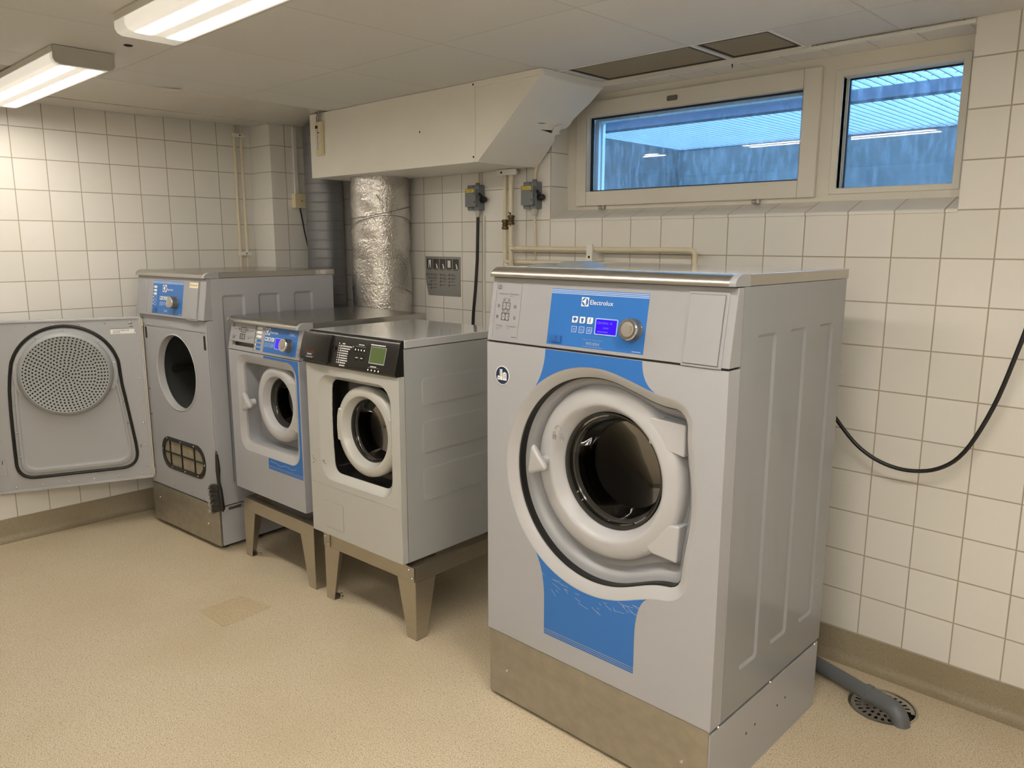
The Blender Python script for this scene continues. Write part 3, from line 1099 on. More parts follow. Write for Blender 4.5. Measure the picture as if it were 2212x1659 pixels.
# junction box, its trunking and cable on the pier
t = thing('junction_box', 'cream square junction box on the tiled corner pier', 'junction box', (0.242, -0.197, 1.787))
obj('back_box', G().box(0, .028, -.042, .042, -.043, .043), M_IVORY, t, bevel=.002)
obj('cover', G().box(.028, .036, -.042, .042, -.043, .043), M_IVORY, t, bevel=.003)
obj('screw', G().dome((.036, .006, 0), .004, .0015, 'x'), M_DARK, t)
g = G()
g.box(0.242, 0.254, -.221, -.196, 1.8305, 2.2235)
tag(obj('cable_trunking', g, M_WHITE_PL, bevel=.002), 'white cable trunking from the ceiling to the junction box', 'trunking')
g = G()
g.tube([(0.258, -.196, 1.744), (0.262, -.19, 1.70), (0.275, -.182, 1.60), (0.30, -.172, 1.48), (0.318, -.167, 1.36), (0.322, -.165, 1.2), (0.322, -.166, .6)], .0045, 8)
tag(obj('power_cable', g, M_CABLE), 'thin black cable hanging from the junction box behind the dryer', 'cable')


def isolator(label, dx, dz):
    t = thing('isolator_switch', label, 'switch', (1.594 + dx, 0.0, 1.70 + dz), 0, 'isolator switches on the window wall')
    g = G()
    g.plate(rrect(0, .084, 0, .124, .006), [], -.040, 0.0)
    obj('base', g, M_GREYBOX, t, bevel=.003)
    g = G()
    g.plate(rrect(.003, .079, .016, .106, .003), [], -.060, -.040)
    obj('cover', g, M_GREYBOX, t, bevel=.002)
    obj('warning_label', G().box(.008, .066, -.0606, -.0599, .088, .102), M_YELLOW, t)
    g = G()
    bars(g, .022, .093, .036, .004, -.0606)
    g.plate([(.010, .091), (.018, .091), (.014, .0995)], [], -.0612, -.0606)
    obj('label_print', g, mat('label_ink', (.25, .17, .01), .6), t)
    for zz in (.035, .075):
        obj('slot', G().box(.068, .072, -.0605, -.0598, zz, zz + .009), M_DARK, t)
    for zz in (.008, .115):
        obj('screw', G().dome((.042, -.040, zz), .003, .0012), M_DARK, t)
    # rotary lever on the right side
    g = G()
    g.cyl((.084, -.022, .052), (.106, -.022, .052), .015, 18)
    g.lathe([(.0135, 0), (.0145, .004), (.012, .009), (.004, .011)], (.105, -.022, .052), 'x', 18, False, True)
    obj('rotary_knob', g, M_BLACK, t)
    g = G()
    g.tube([(.100, -.022, .052), (.098, -.036, .068), (.096, -.050, .082)], [.0085, .0085, .0065], 10)
    obj('lever', g, M_BLACK, t)
    g = G().lathe([(.014, 0), (.014, -.016), (.011, -.026), (.009, -.034)], (.055, -.02, 0.0), 'z', 16, False, True)
    obj('cable_gland', g, mat('gland_%s' % dx, (.52, .50, .45), .45), t)
    g = G().lathe([(.011, 0), (.011, .008), (.008, .012)], (.055, -.02, 0.124), 'z', 14, False, True)
    obj('top_gland', g, M_GREYBOX, t)
    return t


isolator('grey isolator switch left of the two upright pipes', 0, 0)
isolator('grey isolator switch beside the window right of the pipes', .388, -.003)
g = G().tube([(1.649, -.018, 1.836), (1.649, -.018, 1.90), (1.648, -.014, 2.05)], .007, 10)
tag(obj('cable_conduit', g, M_PIPE), 'thin cream conduit above the left isolator switch', 'conduit')
g = G().tube([(2.037, -.018, 1.833), (2.041, -.02, 1.87), (2.05, -.018, 1.895), (2.052, -.014, 1.93)], .007, 10)
tag(obj('cable_conduit', g, M_PIPE), 'short cream conduit above the right isolator switch', 'conduit')
g = G().tube([(1.649, -.020, 1.667), (1.649, -.022, 1.60), (1.648, -.026, 1.45), (1.640, -.032, 1.30), (1.628, -.036, 1.18), (1.62, -.04, 1.0), (1.62, -.05, .5)], .0085, 12)
tag(obj('power_cable', g, M_CABLE), 'thick black cable hanging below the left isolator switch', 'cable')
g = G().cyl((1.677, -.006, 1.10), (1.677, -.006, 1.67), .006, 8)
tag(obj('cable_conduit', g, mat('tile_white_conduit', (.76, .74, .69), .4)), 'thin whitish conduit beside the hanging black cable', 'conduit')
g = G().tube([(2.038, -.020, 1.664), (2.038, -.018, 1.60), (2.038, -.015, 1.50), (2.038, -.015, 1.44)], .006, 10)
tag(obj('cable_conduit', g, M_PIPE), 'thin cream conduit running down below the right isolator switch', 'conduit')


def coupling(g, x, y, z0, z1, r):
    h = z1 - z0
    g.lathe([(r * .8, 0), (r, h * .05), (r * 1.05, h * .18), (r, h * .30), (r * .78, h * .34), (r * .78, h * .42), (r * 1.0, h * .46), (r * 1.0, h * .54),
             (r * .8, h * .58), (r * .8, h * .66), (r, h * .70), (r * 1.05, h * .82), (r, h * .95), (r * .8, h)], (x, y, z0), 'z', 10, True, True)


PY = -0.040
# left (cold) pipe: down, then right at the lower level
P1 = thing('water_pipe', 'cream pipe on the left that turns right at the lower level', 'pipe', (0, 0, 0))


def elbow(a, corner, b, r, n=6):
    """points rounding the corner between a and b with radius r"""
    A, Cc, B = Vector(a), Vector(corner), Vector(b)
    d1, d2 = (A - Cc).normalized(), (B - Cc).normalized()
    out = []
    for i in range(n + 1):
        s = i / n
        p = (1 - s) ** 2 * (Cc + d1 * r) + 2 * s * (1 - s) * Cc + s * s * (Cc + d2 * r)
        out.append(tuple(p))
    return out


x1 = 1.862
g = G().tube([(x1, PY, 1.885)] + elbow((x1, PY, 1.885), (x1, PY, 1.447), (2.9, PY, 1.447), .02) + [(2.80, PY, 1.447)] + elbow((2.80, PY, 1.447), (2.875, PY, 1.447), (2.885, PY, 1.42), .02) + [(2.885, PY, 1.40), (2.885, PY, 1.15)], .0108, 16)
obj('tube', g, M_PIPE, P1)
g = G()
coupling(g, x1, PY, 1.602, 1.650, .0165)
obj('compression_coupling', g, M_BRASS, P1, smooth=25)
PY2 = -.0635
P2 = thing('water_pipe', 'cream pipe on the right that turns right at the upper level', 'pipe', (0, 0, 0))
x2 = 1.925
g = G().tube([(x2, PY2, 1.885), (x2, PY2, 1.425)], .0115, 16)
g.tube([(x2, PY2, 1.511)] + [(2.88, PY2, 1.511)] + elbow((2.8, PY2, 1.511), (2.935, PY2, 1.511), (2.935, PY2, 1.3), .025) + [(2.935, PY2, 1.10)], .0108, 16)
g.cyl((x2 + .004, PY2, 1.511), (x2 + .026, PY2, 1.511), .0135, 16)
obj('tube', g, M_PIPE, P2)
g = G()
coupling(g, x2, PY2, 1.623, 1.669, .0170)
obj('compression_coupling', g, M_BRASS, P2, smooth=25)
g = G()
for (a, b, s) in ((.004, .001, .006), (-.005, .006, .004), (.002, -.030, .004), (.006, -.036, .003)):
    g.dome((x2 + a, PY2 - .0108, 1.675 + b - (.02 if b < 0 else 0)), s, .0012)
obj('rust_spot', g, M_DARK, P2)
t = thing('pipe_clip', 'cream clip holding two upright pipes under the duct box', 'pipe clip', (1.912, 0, 1.868))
g = G()
g.plate(rrect(-.066, .066, -.013, .013, .008), [], -.088, -.077)
g.box(-.036, -.004, -.077, 0, -.010, .010)
obj('clamp', g, M_WHITE_PL, t, bevel=.002)
obj('screw', G().dome((-.030, -.088, 0), .006, .002), M_DARK, t)
t = thing('pipe_clip', 'white bracket holding the two level pipes below the window', 'pipe clip', (2.425, 0, 1.49))
g = G()
g.plate(rrect(-.018, .014, -.062, .042, .006), [], -.088, -.0765)
g.box(-.012, .012, -.0765, 0, -.030, .008)
obj('clamp', g, M_WHITE_PL, t, bevel=.002)
obj('screw', G().dome((-.003, -.088, -.012), .006, .002), M_DARK, t)

# black cable loop on the right
t = thing('cable_loop', 'black cable hanging in a loop on the tiled wall right of the large washer', 'cable', (0, 0, 0))
pts = [(3.40, -.10, 1.20), (3.46, -.10, 1.08), (3.503, -.10, 0.99), (3.551, -.09, .921), (3.62, -.085, .847), (3.70, -.083, .803), (3.79, -.08, .790), (3.88, -.08, .815), (3.95, -.08, .885), (4.015, -.08, 1.04), (4.06, -.08, 1.215), (4.085, -.08, 1.34), (4.10, -.07, 1.5), (4.11, -.03, 1.65), (4.112, -.004, 1.72)]


def smooth_path(pts, n=5):
    P = [Vector(p) for p in pts]
    out = []
    for i in range(len(P) - 1):
        p0, p1, p2, p3 = P[max(i - 1, 0)], P[i], P[i + 1], P[min(i + 2, len(P) - 1)]
        for k in range(n):
            s = k / n
            out.append(0.5 * ((2 * p1) + (-p0 + p2) * s + (2 * p0 - 5 * p1 + 4 * p2 - p3) * s * s + (-p0 + 3 * p1 - 3 * p2 + p3) * s ** 3))
    out.append(P[-1])
    return out


obj('cord', G().tube(smooth_path(pts), .0068, 12), M_CABLE, t)

# instruction plaque
t = thing('instruction_plaque', 'grey instruction plaque with five dark pictures on the tiled wall', 'sign', (1.210, 0, 1.254))
w, h = .284, .210
g = G().plate([(.022, -.002), (w, 0.0), (w, h), (0.0, h), (0.0, .09), (.006, .055)], [], -.003, -.0004)
obj('plate', g, M_PLAQUE, t)
g1, g2, g3 = G(), G(), G()
for k in range(5):
    xx = .012 + k * .0535
    g1.plate(rect(xx, xx + .046, .143, .197), [], -.0036, -.003)
for k, shp in enumerate(('coat', 'hand', 'hand', 'book', 'hand')):
    xx = .012 + k * .0535
    if shp == 'coat':
        g2.plate([(xx + .013, .148), (xx + .018, .148), (xx + .0235, .182), (xx + .030, .148), (xx + .035, .148), (xx + .034, .186), (xx + .037, .188), (xx + .033, .192), (xx + .016, .192), (xx + .012, .188), (xx + .015, .186)], [], -.0042, -.0036)
    elif shp == 'book':
        g2.plate(rect(xx + .012, xx + .022, .152, .190), [], -.0042, -.0036)
        g2.plate(rect(xx + .024, xx + .034, .152, .190), [], -.0042, -.0036)
    else:
        g2.plate([(xx + .028, .146), (xx + .039, .146), (xx + .031, .168), (xx + .026, .173), (xx + .023, .171)], [], -.0042, -.0036)
    if k == 2:
        for q in range(4):
            g3.plate(circ(xx + .006 + q * .0115, .183, .0035, 10), [], -.0042, -.0036)
    if k == 4:
        g3.plate(circ(xx + .026, .182, .005, 10), [], -.0042, -.0036)
    bars(g3, xx + .004, .1365, .036, .0035, -.003)
for (cx, rows) in ((.045, 5), (.125, 4), (.195, 4)):
    for r_ in range(rows):
        zz = .112 - r_ * .0185
        n_d = (3, 2, 1, 2, 1)[r_] if cx < .1 else 1
        for q in range(n_d):
            g3.plate(circ(cx - q * .0175, zz, .0058, 12), [circ(cx - q * .0175, zz, .003, 8)] if (cx < .1 and r_ < 2) or (r_ == 2 and cx > .15) else [], -.0036, -.003)
        for q in range(2 if r_ in (0, 1) else 1):
            bars(g3, cx + .011, zz + .001 - q * .0062, random.uniform(.03, .048), .0032, -.003)
obj('picture_panel', g1, M_PLQDK, t)
obj('picture_figure', g2, M_WHITE, t)
obj('printed_text', g3, M_GREYPR, t)

# floor patch, drain and drain pipe
g = G().plate([(1.488, -1.520), (1.700, -1.511), (1.678, -1.278), (1.482, -1.325)], [], 0.0002, 0.0012, 'xy')
tag(obj('vinyl_patch', g, M_PATCH), 'square yellowish vinyl patch on the floor in front of the stands', 'patch')
t = thing('floor_drain', 'round slotted steel floor drain by the right wall', 'drain', (3.822, -0.222, 0))
g = G().plate(circ(0, 0, .1075, 48), [circ(0, 0, .1005, 48)], -.012, .0015, 'xy')
g.lathe([(.104, -.012), (.095, -.03), (.08, -.049), (.001, -.049)], (0, 0, 0), 'z', 48)
obj('rim', g, M_STEEL_V, t)
obj('bowl', G().lathe([(.0995, -.01), (.09, -.046), (.001, -.0465)], (0, 0, 0), 'z', 40), M_DARK, t)
g = G()
NA = 96
rad = [.012, .020, .036, .044, .060, .068, .086, .0985]


def slot(ri, k):
    a = 2 * PI * k / NA
    if ri == 5 or ri == 6:
        if ri == 6:
            return False
        return k % 4 in (0, 1)
    if ri == 3:
        return k % 6 in (0, 1, 2)
    if ri == 1:
        return k % 12 in (0, 1, 2, 3, 4)
    return False


notch0, notch1 = -0.75, 0.28
vid = {}
vs, fs = [], []
for z in (-.004, -.0015):
    for ri, r in enumerate(rad):
        for k in range(NA):
            vid[(z, ri, k)] = len(vs)
            a = 2 * PI * k / NA
            vs.append((r * math.cos(a), r * math.sin(a), z))


def solid(ri, k):
    if ri < 0 or ri >= len(rad) - 1:
        return False
    a = 2 * PI * ((k % NA) + .5) / NA
    a = a - 2 * PI if a > PI else a
    if notch0 < a < notch1 and ri >= 4:
        return False
    return not slot(ri, k % NA)


for ri in range(len(rad) - 1):
    for k in range(NA):
        if not solid(ri, k):
            continue
        k2 = (k + 1) % NA
        T = lambda z, a, b: vid[(z, a, b)]
        fs.append((T(-.0015, ri, k), T(-.0015, ri + 1, k), T(-.0015, ri + 1, k2), T(-.0015, ri, k2)))
        fs.append((T(-.004, ri, k), T(-.004, ri, k2), T(-.004, ri + 1, k2), T(-.004, ri + 1, k)))
        for (nb, e) in (((ri - 1, k), (ri, k, ri, k2)), ((ri + 1, k), (ri + 1, k, ri + 1, k2)), ((ri, k - 1), (ri, k, ri + 1, k)), ((ri, k + 1), (ri, k2, ri + 1, k2))):
            if not solid(*nb):
                fs.append((T(-.0015, e[0], e[1]), T(-.0015, e[2], e[3]), T(-.004, e[2], e[3]), T(-.004, e[0], e[1])))
g.add(vs, fs)
obj('slotted_grate', g, M_GRATE, t, smooth=30)

t = thing('drain_pipe', 'grey plastic drain pipe ending in an elbow over the floor drain', 'pipe', (0, 0, 0))
a, c_, b = (3.30, -.066, .028), (3.895, -.283, .040), (3.912, -.29, -.04)
eb = elbow(a, c_, (c_[0] + .012, c_[1] - .004, -.05), .045, 8)
obj('tube', G().tube([a, (3.775, -.239, .036)], .0255, 24), M_PVC, t)
d = (Vector(c_) - Vector(a)).normalized()
P0 = Vector((3.770, -.2372, .036))
g = G().tube([P0, P0 + d * .002, P0 + d * .016, P0 + d * .018], [.0285, .0315, .0315, .0285], 24)
g.tube([P0 + d * .016] + [Vector(e) for e in eb], .0280, 24)
obj('elbow', g, M_PVC, t)


# ================================================================== APPLIANCES: shared parts
def screws(parent, pts, r=.005, h=.0025, axis='y', m=None):
    for p in pts:
        obj('screw', G().dome(p, r, h, axis), m or M_CHROME, parent)


def panel_lofted(g, a0, a1, b0, b1, X, depth, ch, r=.016):
    """pressed recess in a side panel (yz outline) open towards +x"""
    l0 = [(X, a, b) for a, b in rrect(a0, a1, b0, b1, r)]
    l1 = [(X - depth, a, b) for a, b in rrect(a0 + ch, a1 - ch, b0 + ch, b1 - ch, max(r - ch * .5, .004))]
    g.loft([l0, l1], False, True)


def cabinet(root, W, D, z0, z1, yf, emb, m, depth=.008, ch=.012):
    """open-fronted cabinet: left side, back, top, bottom and a pressed right side"""
    g = G()
    g.box(0, .012, yf, D, z0, z1)
    g.box(.012, W - .004, D - .012, D, z0, z1)
    g.box(.012, W - .012, yf, D - .012, z0, z0 + .012)
    g.box(.012, W - .012, yf, D - .012, z1 - .012, z1)
    obj('cabinet', g, m, root, bevel=.002)
    g = G()
    g.plate(rect(yf, D, z0, z1), [rrect(*e, .016) for e in emb], W - .010, W, 'yz')
    s = obj('side_panel', g, m, root)
    for e in emb:
        g = G()
        panel_lofted(g, *e, W, depth, ch, .015)
        obj('pressed_panel', g, m, s, smooth=22)
    return s


def worktop(root, W, D, z0, z1, yf, nose=.05, m=M_WORKTOP, mtop=None, over=.012):
    g = G()
    n = 8
    prof = []
    h = z1 - z0
    for i in range(n + 1):
        t = i / n * PI / 2
        prof.append((yf + nose * (1 - math.sin(t)) * 0 + nose - nose * math.cos(t), z0 + h * math.sin(t)))
    # starts at the front bottom, rolls over to the top
    prof = [(yf, z0)] + [(yf + nose * (1 - math.cos(t)) * .9, z0 + .004 + (h - .004) * math.sin(t)) for t in [i / n * PI / 2 for i in range(n + 1)]] + [(yf + nose + .03, z1)]
    eL, eR = .004, .018
    ys = yf + nose + .03
    g.loft([[(x, y, z) for y, z in prof] + [(x, ys, z0)] for x in (eL, W - eR)], True, True)
    o = obj('worktop_nose', g, m, root, smooth=40)
    g = G()
    g.box(0.0, W, ys, D + over, z0, z1)
    obj('worktop', g, m if mtop else M_WORKTOP, root, bevel=.0015)
    if mtop:
        obj('worktop_sheet', G().box(.003, W - .003, ys - .001, D + over - .003, z1 - .001, z1 + .0008), mtop, root)
    for x0, x1 in ((0, eL), (W - eR, W)):
        g = G()
        g.loft([[(x, y - .001, z + .0008) for y, z in prof] + [(x, ys, z0)] for x in (x0, x1)], True, True)
        obj('end_cap', g, M_PANELP, root, smooth=40)
    return o


def logo(mapf, root, x0, x1, z0, z1):
    """white square with a round sail mark"""
    cx, cz, r = (x0 + x1) / 2, (z0 + z1) / 2, (x1 - x0) / 2
    g = G().plate(rect(x0, x1, z0, z1), [], -.0009, -.0003).xf(mapf)
    a = obj('emblem', g, M_WHITE, root)
    g = G().plate(circ(cx, cz, r * .88, 36), [], -.0013, -.0009).xf(mapf)
    obj('emblem_disc', g, M_BLUE_BT, a)
    g = G()
    sail = [(.28, .80)]
    for i in range(9):
        t = i / 8
        sail.append((.10 - .92 * t, .80 - .74 * t ** .55))
    sail += [(-.86, -.05)]
    for i in range(9):
        t = 1 - i / 8
        sail.append((.10 - .92 * t * .62, -.80 + .74 * t ** .6))
    sail += [(.28, -.80)]
    g.plate([(cx + u * r, cz + w * r) for u, w in sail], [], -.0017, -.0013).xf(mapf)
    obj('emblem_sail', g, M_WHITE, a)


def leafbox(x0, x1, z0, z1, r):
    """square with two rounded opposite corners"""
    p = []
    for (cx, cz, s, rr) in ((x1 - r, z0 + r, -PI / 2, r), (x1, z1, 0, 0), (x0 + r * .5, z1 - r * .5, PI / 2, r * .5), (x0, z0, PI, 0)):
        if rr == 0:
            p.append((cx, cz))
        else:
            for i in range(6):
                t = s + i / 5 * PI / 2
                p.append((cx + rr * math.cos(t), cz + rr * math.sin(t)))
    return p


def program_buttons(mapf, root, xs, zt, zb, w, h):
    for k, x in enumerate(xs):
        g = G().plate(leafbox(x, x + w, zt - h, zt, w * .3), [], -.0018, -.0003).xf(mapf)
        b = obj('program_button', g, M_WHITE, root)
        cx, cz = x + w / 2, zt - h / 2
        g = G()
        y0, y1 = -.0022, -.0018
        u = w / 10
        if k == 0:
            g.plate([(cx + 3.4 * u * math.cos(t) * (1 + .08 * math.sin(5 * t)), cz + .8 * u + 2.4 * u * math.sin(t)) for t in [2 * PI * i / 20 for i in range(20)]], [], y0, y1)
            g.box(cx - .5 * u, cx + .5 * u, y0, y1, cz - 3.4 * u, cz)
            g.box(cx - 1.3 * u, cx + 1.3 * u, y0, y1, cz - 3.6 * u, cz - 3.0 * u)
        elif k == 1:
            g.plate([(cx - 3.2 * u, cz + 1.2 * u), (cx - 1.8 * u, cz + .4 * u), (cx - 1.8 * u, cz - 3.4 * u), (cx + 1.8 * u, cz - 3.4 * u), (cx + 1.8 * u, cz + .4 * u), (cx + 3.2 * u, cz + 1.2 * u), (cx + 1.6 * u, cz + 3 * u), (cx, cz + 2.2 * u), (cx - 1.6 * u, cz + 3 * u)], [], y0, y1)
        else:
            g.plate(circ(cx + .8 * u, cz + 3.0 * u, .8 * u, 10), [], y0, y1)
            for a, b_ in (((.5, 2), (-.4, -.5)), ((-.4, -.5), (1.2, -1.6)), ((1.2, -1.6), (.8, -3.4)), ((-.4, -.5), (-1.2, -2.2)), ((-1.2, -2.2), (-2.6, -2.6)), ((.4, 1.6), (2.2, .6)), ((.3, 1.6), (-1.8, .8))):
                g.tube([(cx + a[0] * u, -.002, cz + a[1] * u), (cx + b_[0] * u, -.002, cz + b_[1] * u)], .45 * u, 5)
        g.xf(mapf)
        obj('button_symbol', g, M_BLUE_BT, b)
    for k, x in enumerate(xs):
        o_ = leafbox(x, x + w, zb - h, zb, w * .3)
        i_ = leafbox(x + w * .1, x + w * .9, zb - h + w * .1, zb - w * .1, w * .25)
        g = G().plate(o_, [i_], -.0012, -.0003).xf(mapf)
        b = obj('program_button', g, M_BLUE_LT, root)
        cx, cz, u = x + w / 2, zb - h / 2, w / 10
        g = G()
        if k < 2:
            g.tube([(cx - 2.3 * u, -.0008, cz + 2 * u), (cx - 1.7 * u, -.0008, cz - 2 * u), (cx + 1.7 * u, -.0008, cz - 2 * u), (cx + 2.3 * u, -.0008, cz + 2 * u)], .35 * u, 5)
            g.box(cx - .3 * u, cx + .3 * u, -.0011, -.0005, cz - .6 * u, cz + 2 * u)
        else:
            g.plate(circ(cx, cz, 2.5 * u, 18), [circ(cx, cz, 1.9 * u, 18)], -.0011, -.0005)
            g.plate(circ(cx, cz, 1.0 * u, 12), [], -.0011, -.0005)
        g.xf(mapf)
        obj('button_symbol', g, M_BLUE_LT, b)


def dial(mapf, root, cx, cz, r, L, n=28):
    """chunky programme dial"""
    g = G()
    loops = []
    for (rr, y) in ((r * 1.06, 0), (r * 1.06, -.003), (r * .99, -.005), (r * .97, -L * .82)):
        loops.append([(cx + rr * (1 + (.018 if (k % 4) < 2 and y < -.004 else 0)) * math.cos(2 * PI * k / (4 * n)), y, cz + rr * (1 + (.018 if (k % 4) < 2 and y < -.004 else 0)) * math.sin(2 * PI * k / (4 * n))) for k in range(4 * n)])
    g.loft(loops, True, True).xf(mapf)
    d = obj('dial', g, M_KNOBSIDE, root, smooth=40)
    g = G().lathe([(r * 1.0, -L * .78), (r * 1.0, -L * .92), (r * .93, -L), (r * .72, -L * .99), (r * .70, -L * .93)], (cx, 0, cz), 'y', 40).xf(mapf)
    obj('dial_ring', g, M_CHROME, d)
    g = G().lathe([(r * .69, -L * .90), (r * .69, -L * .985), (r * .60, -L * 1.0), (r * .02, -L * .985)], (cx, 0, cz), 'y', 36, False, True).xf(mapf)
    obj('dial_face', g, M_KNOBFACE, d)
    g = G()
    for k in list(range(-3, 4)):
        for base in (0,):
            a = base + k * .22
            g.box(cx + r * .5 * math.cos(a) - r * .03, cx + r * .5 * math.cos(a) + r * .03, -L - .0012, -L * .97, cz + r * .5 * math.sin(a) - r * .05, cz + r * .5 * math.sin(a) + r * .05)
    g.xf(mapf)
    obj('dial_marks', g, M_CHROME, d)


def display(mapf, root, x0, x1, z0, z1, m, txt=True):
    g = G().plate(rrect(x0 - .003, x1 + .003, z0 - .003, z1 + .003, .004), [rrect(x0, x1, z0, z1, .002)], -.0022, -.0003).xf(mapf)
    b = obj('display', g, M_BLUE_LT, root)
    g = G().plate(rect(x0, x1, z0, z1), [], -.0010, -.0003).xf(mapf)
    obj('display_screen', g, m, b)
    if txt:
        g = G()
        w, h = x1 - x0, z1 - z0
        g.plate(rect(x0 + w * .07, x0 + w * .17, z0 + h * .68, z0 + h * .84), [rect(x0 + w * .085, x0 + w * .155, z0 + h * .70, z0 + h * .82)], -.0014, -.0010)
        text_g(g, 'NORMAL', x0 + w * .2, z0 + h * .69, h=h * .14, w=w * .40, y=-.0010)
        text_g(g, '40', x0 + w * .66, z0 + h * .69, h=h * .14, w=w * .12, y=-.0010)
        text_g(g, 'ÖPPEN', x0 + w * .36, z0 + h * .36, h=h * .12, w=w * .26, y=-.0010)
        bars(g, x0 + w * .10, z0 + h * .13, w * .5, h * .05, -.0010)
        g.xf(mapf)
        obj('display_text', g, M_LCD_T, b)


def badge(root, cx, cz, r, y=0.0):
    g = G().plate(circ(cx, cz, r, 36), [], y - .0016, y - .0002)
    b = obj('round_badge', g, M_WHITE, root)
    obj('badge_field', G().plate(circ(cx, cz, r * .93, 36), [], y - .0020, y - .0016), M_NAVY, b)
    g = G()
    u = r / 10
    y0, y1 = y - .0024, y - .0020
    wins = [rect(cx - 2.6 * u + i * 1.5 * u, cx - 1.8 * u + i * 1.5 * u, cz - 1 * u + j * 1.8 * u, cz + .1 * u + j * 1.8 * u) for i in range(2) for j in range(4)]
    g.plate([(cx - 3.4 * u, cz - 5 * u), (cx + .2 * u, cz - 5 * u), (cx + .2 * u, cz + 6.4 * u), (cx - 3.4 * u, cz + 6.4 * u)], wins, y0, y1)
    wins = [rect(cx + 1.3 * u + i * 1.7 * u, cx + 2.2 * u + i * 1.7 * u, cz - 3 * u + j * 1.9 * u, cz - 1.9 * u + j * 1.9 * u) for i in range(3) for j in range(3)]
    g.plate([(cx + .7 * u, cz - 5 * u), (cx + 6.4 * u, cz - 5 * u), (cx + 6.4 * u, cz + 2.6 * u), (cx + 3.6 * u, cz + 4 * u), (cx + .7 * u, cz + 2.6 * u)], wins, y0, y1)
    g.plate([(cx - 6.8 * u, cz - 5 * u), (cx - 3.8 * u, cz - 5 * u), (cx - 3.8 * u, cz - 1.4 * u), (cx - 5.2 * u, cz - .4 * u), (cx - 6.8 * u, cz - 1.4 * u)], [rect(cx - 5.8 * u, cz * 0 + cx - 4.8 * u, cz - 3.6 * u, cz - 2.4 * u)], y0, y1)
    obj('badge_buildings', g, M_WHITE, b)


def stripes(mapf, root, x0, x1, zs, h, m=None, y=-.0006):
    g = G()
    for z in zs:
        g.plate(rect(x0, x1, z, z + h), [], y - .0003, y)
    g.xf(mapf)
    obj('stripe', g, m or M_BLUE_LT, root)


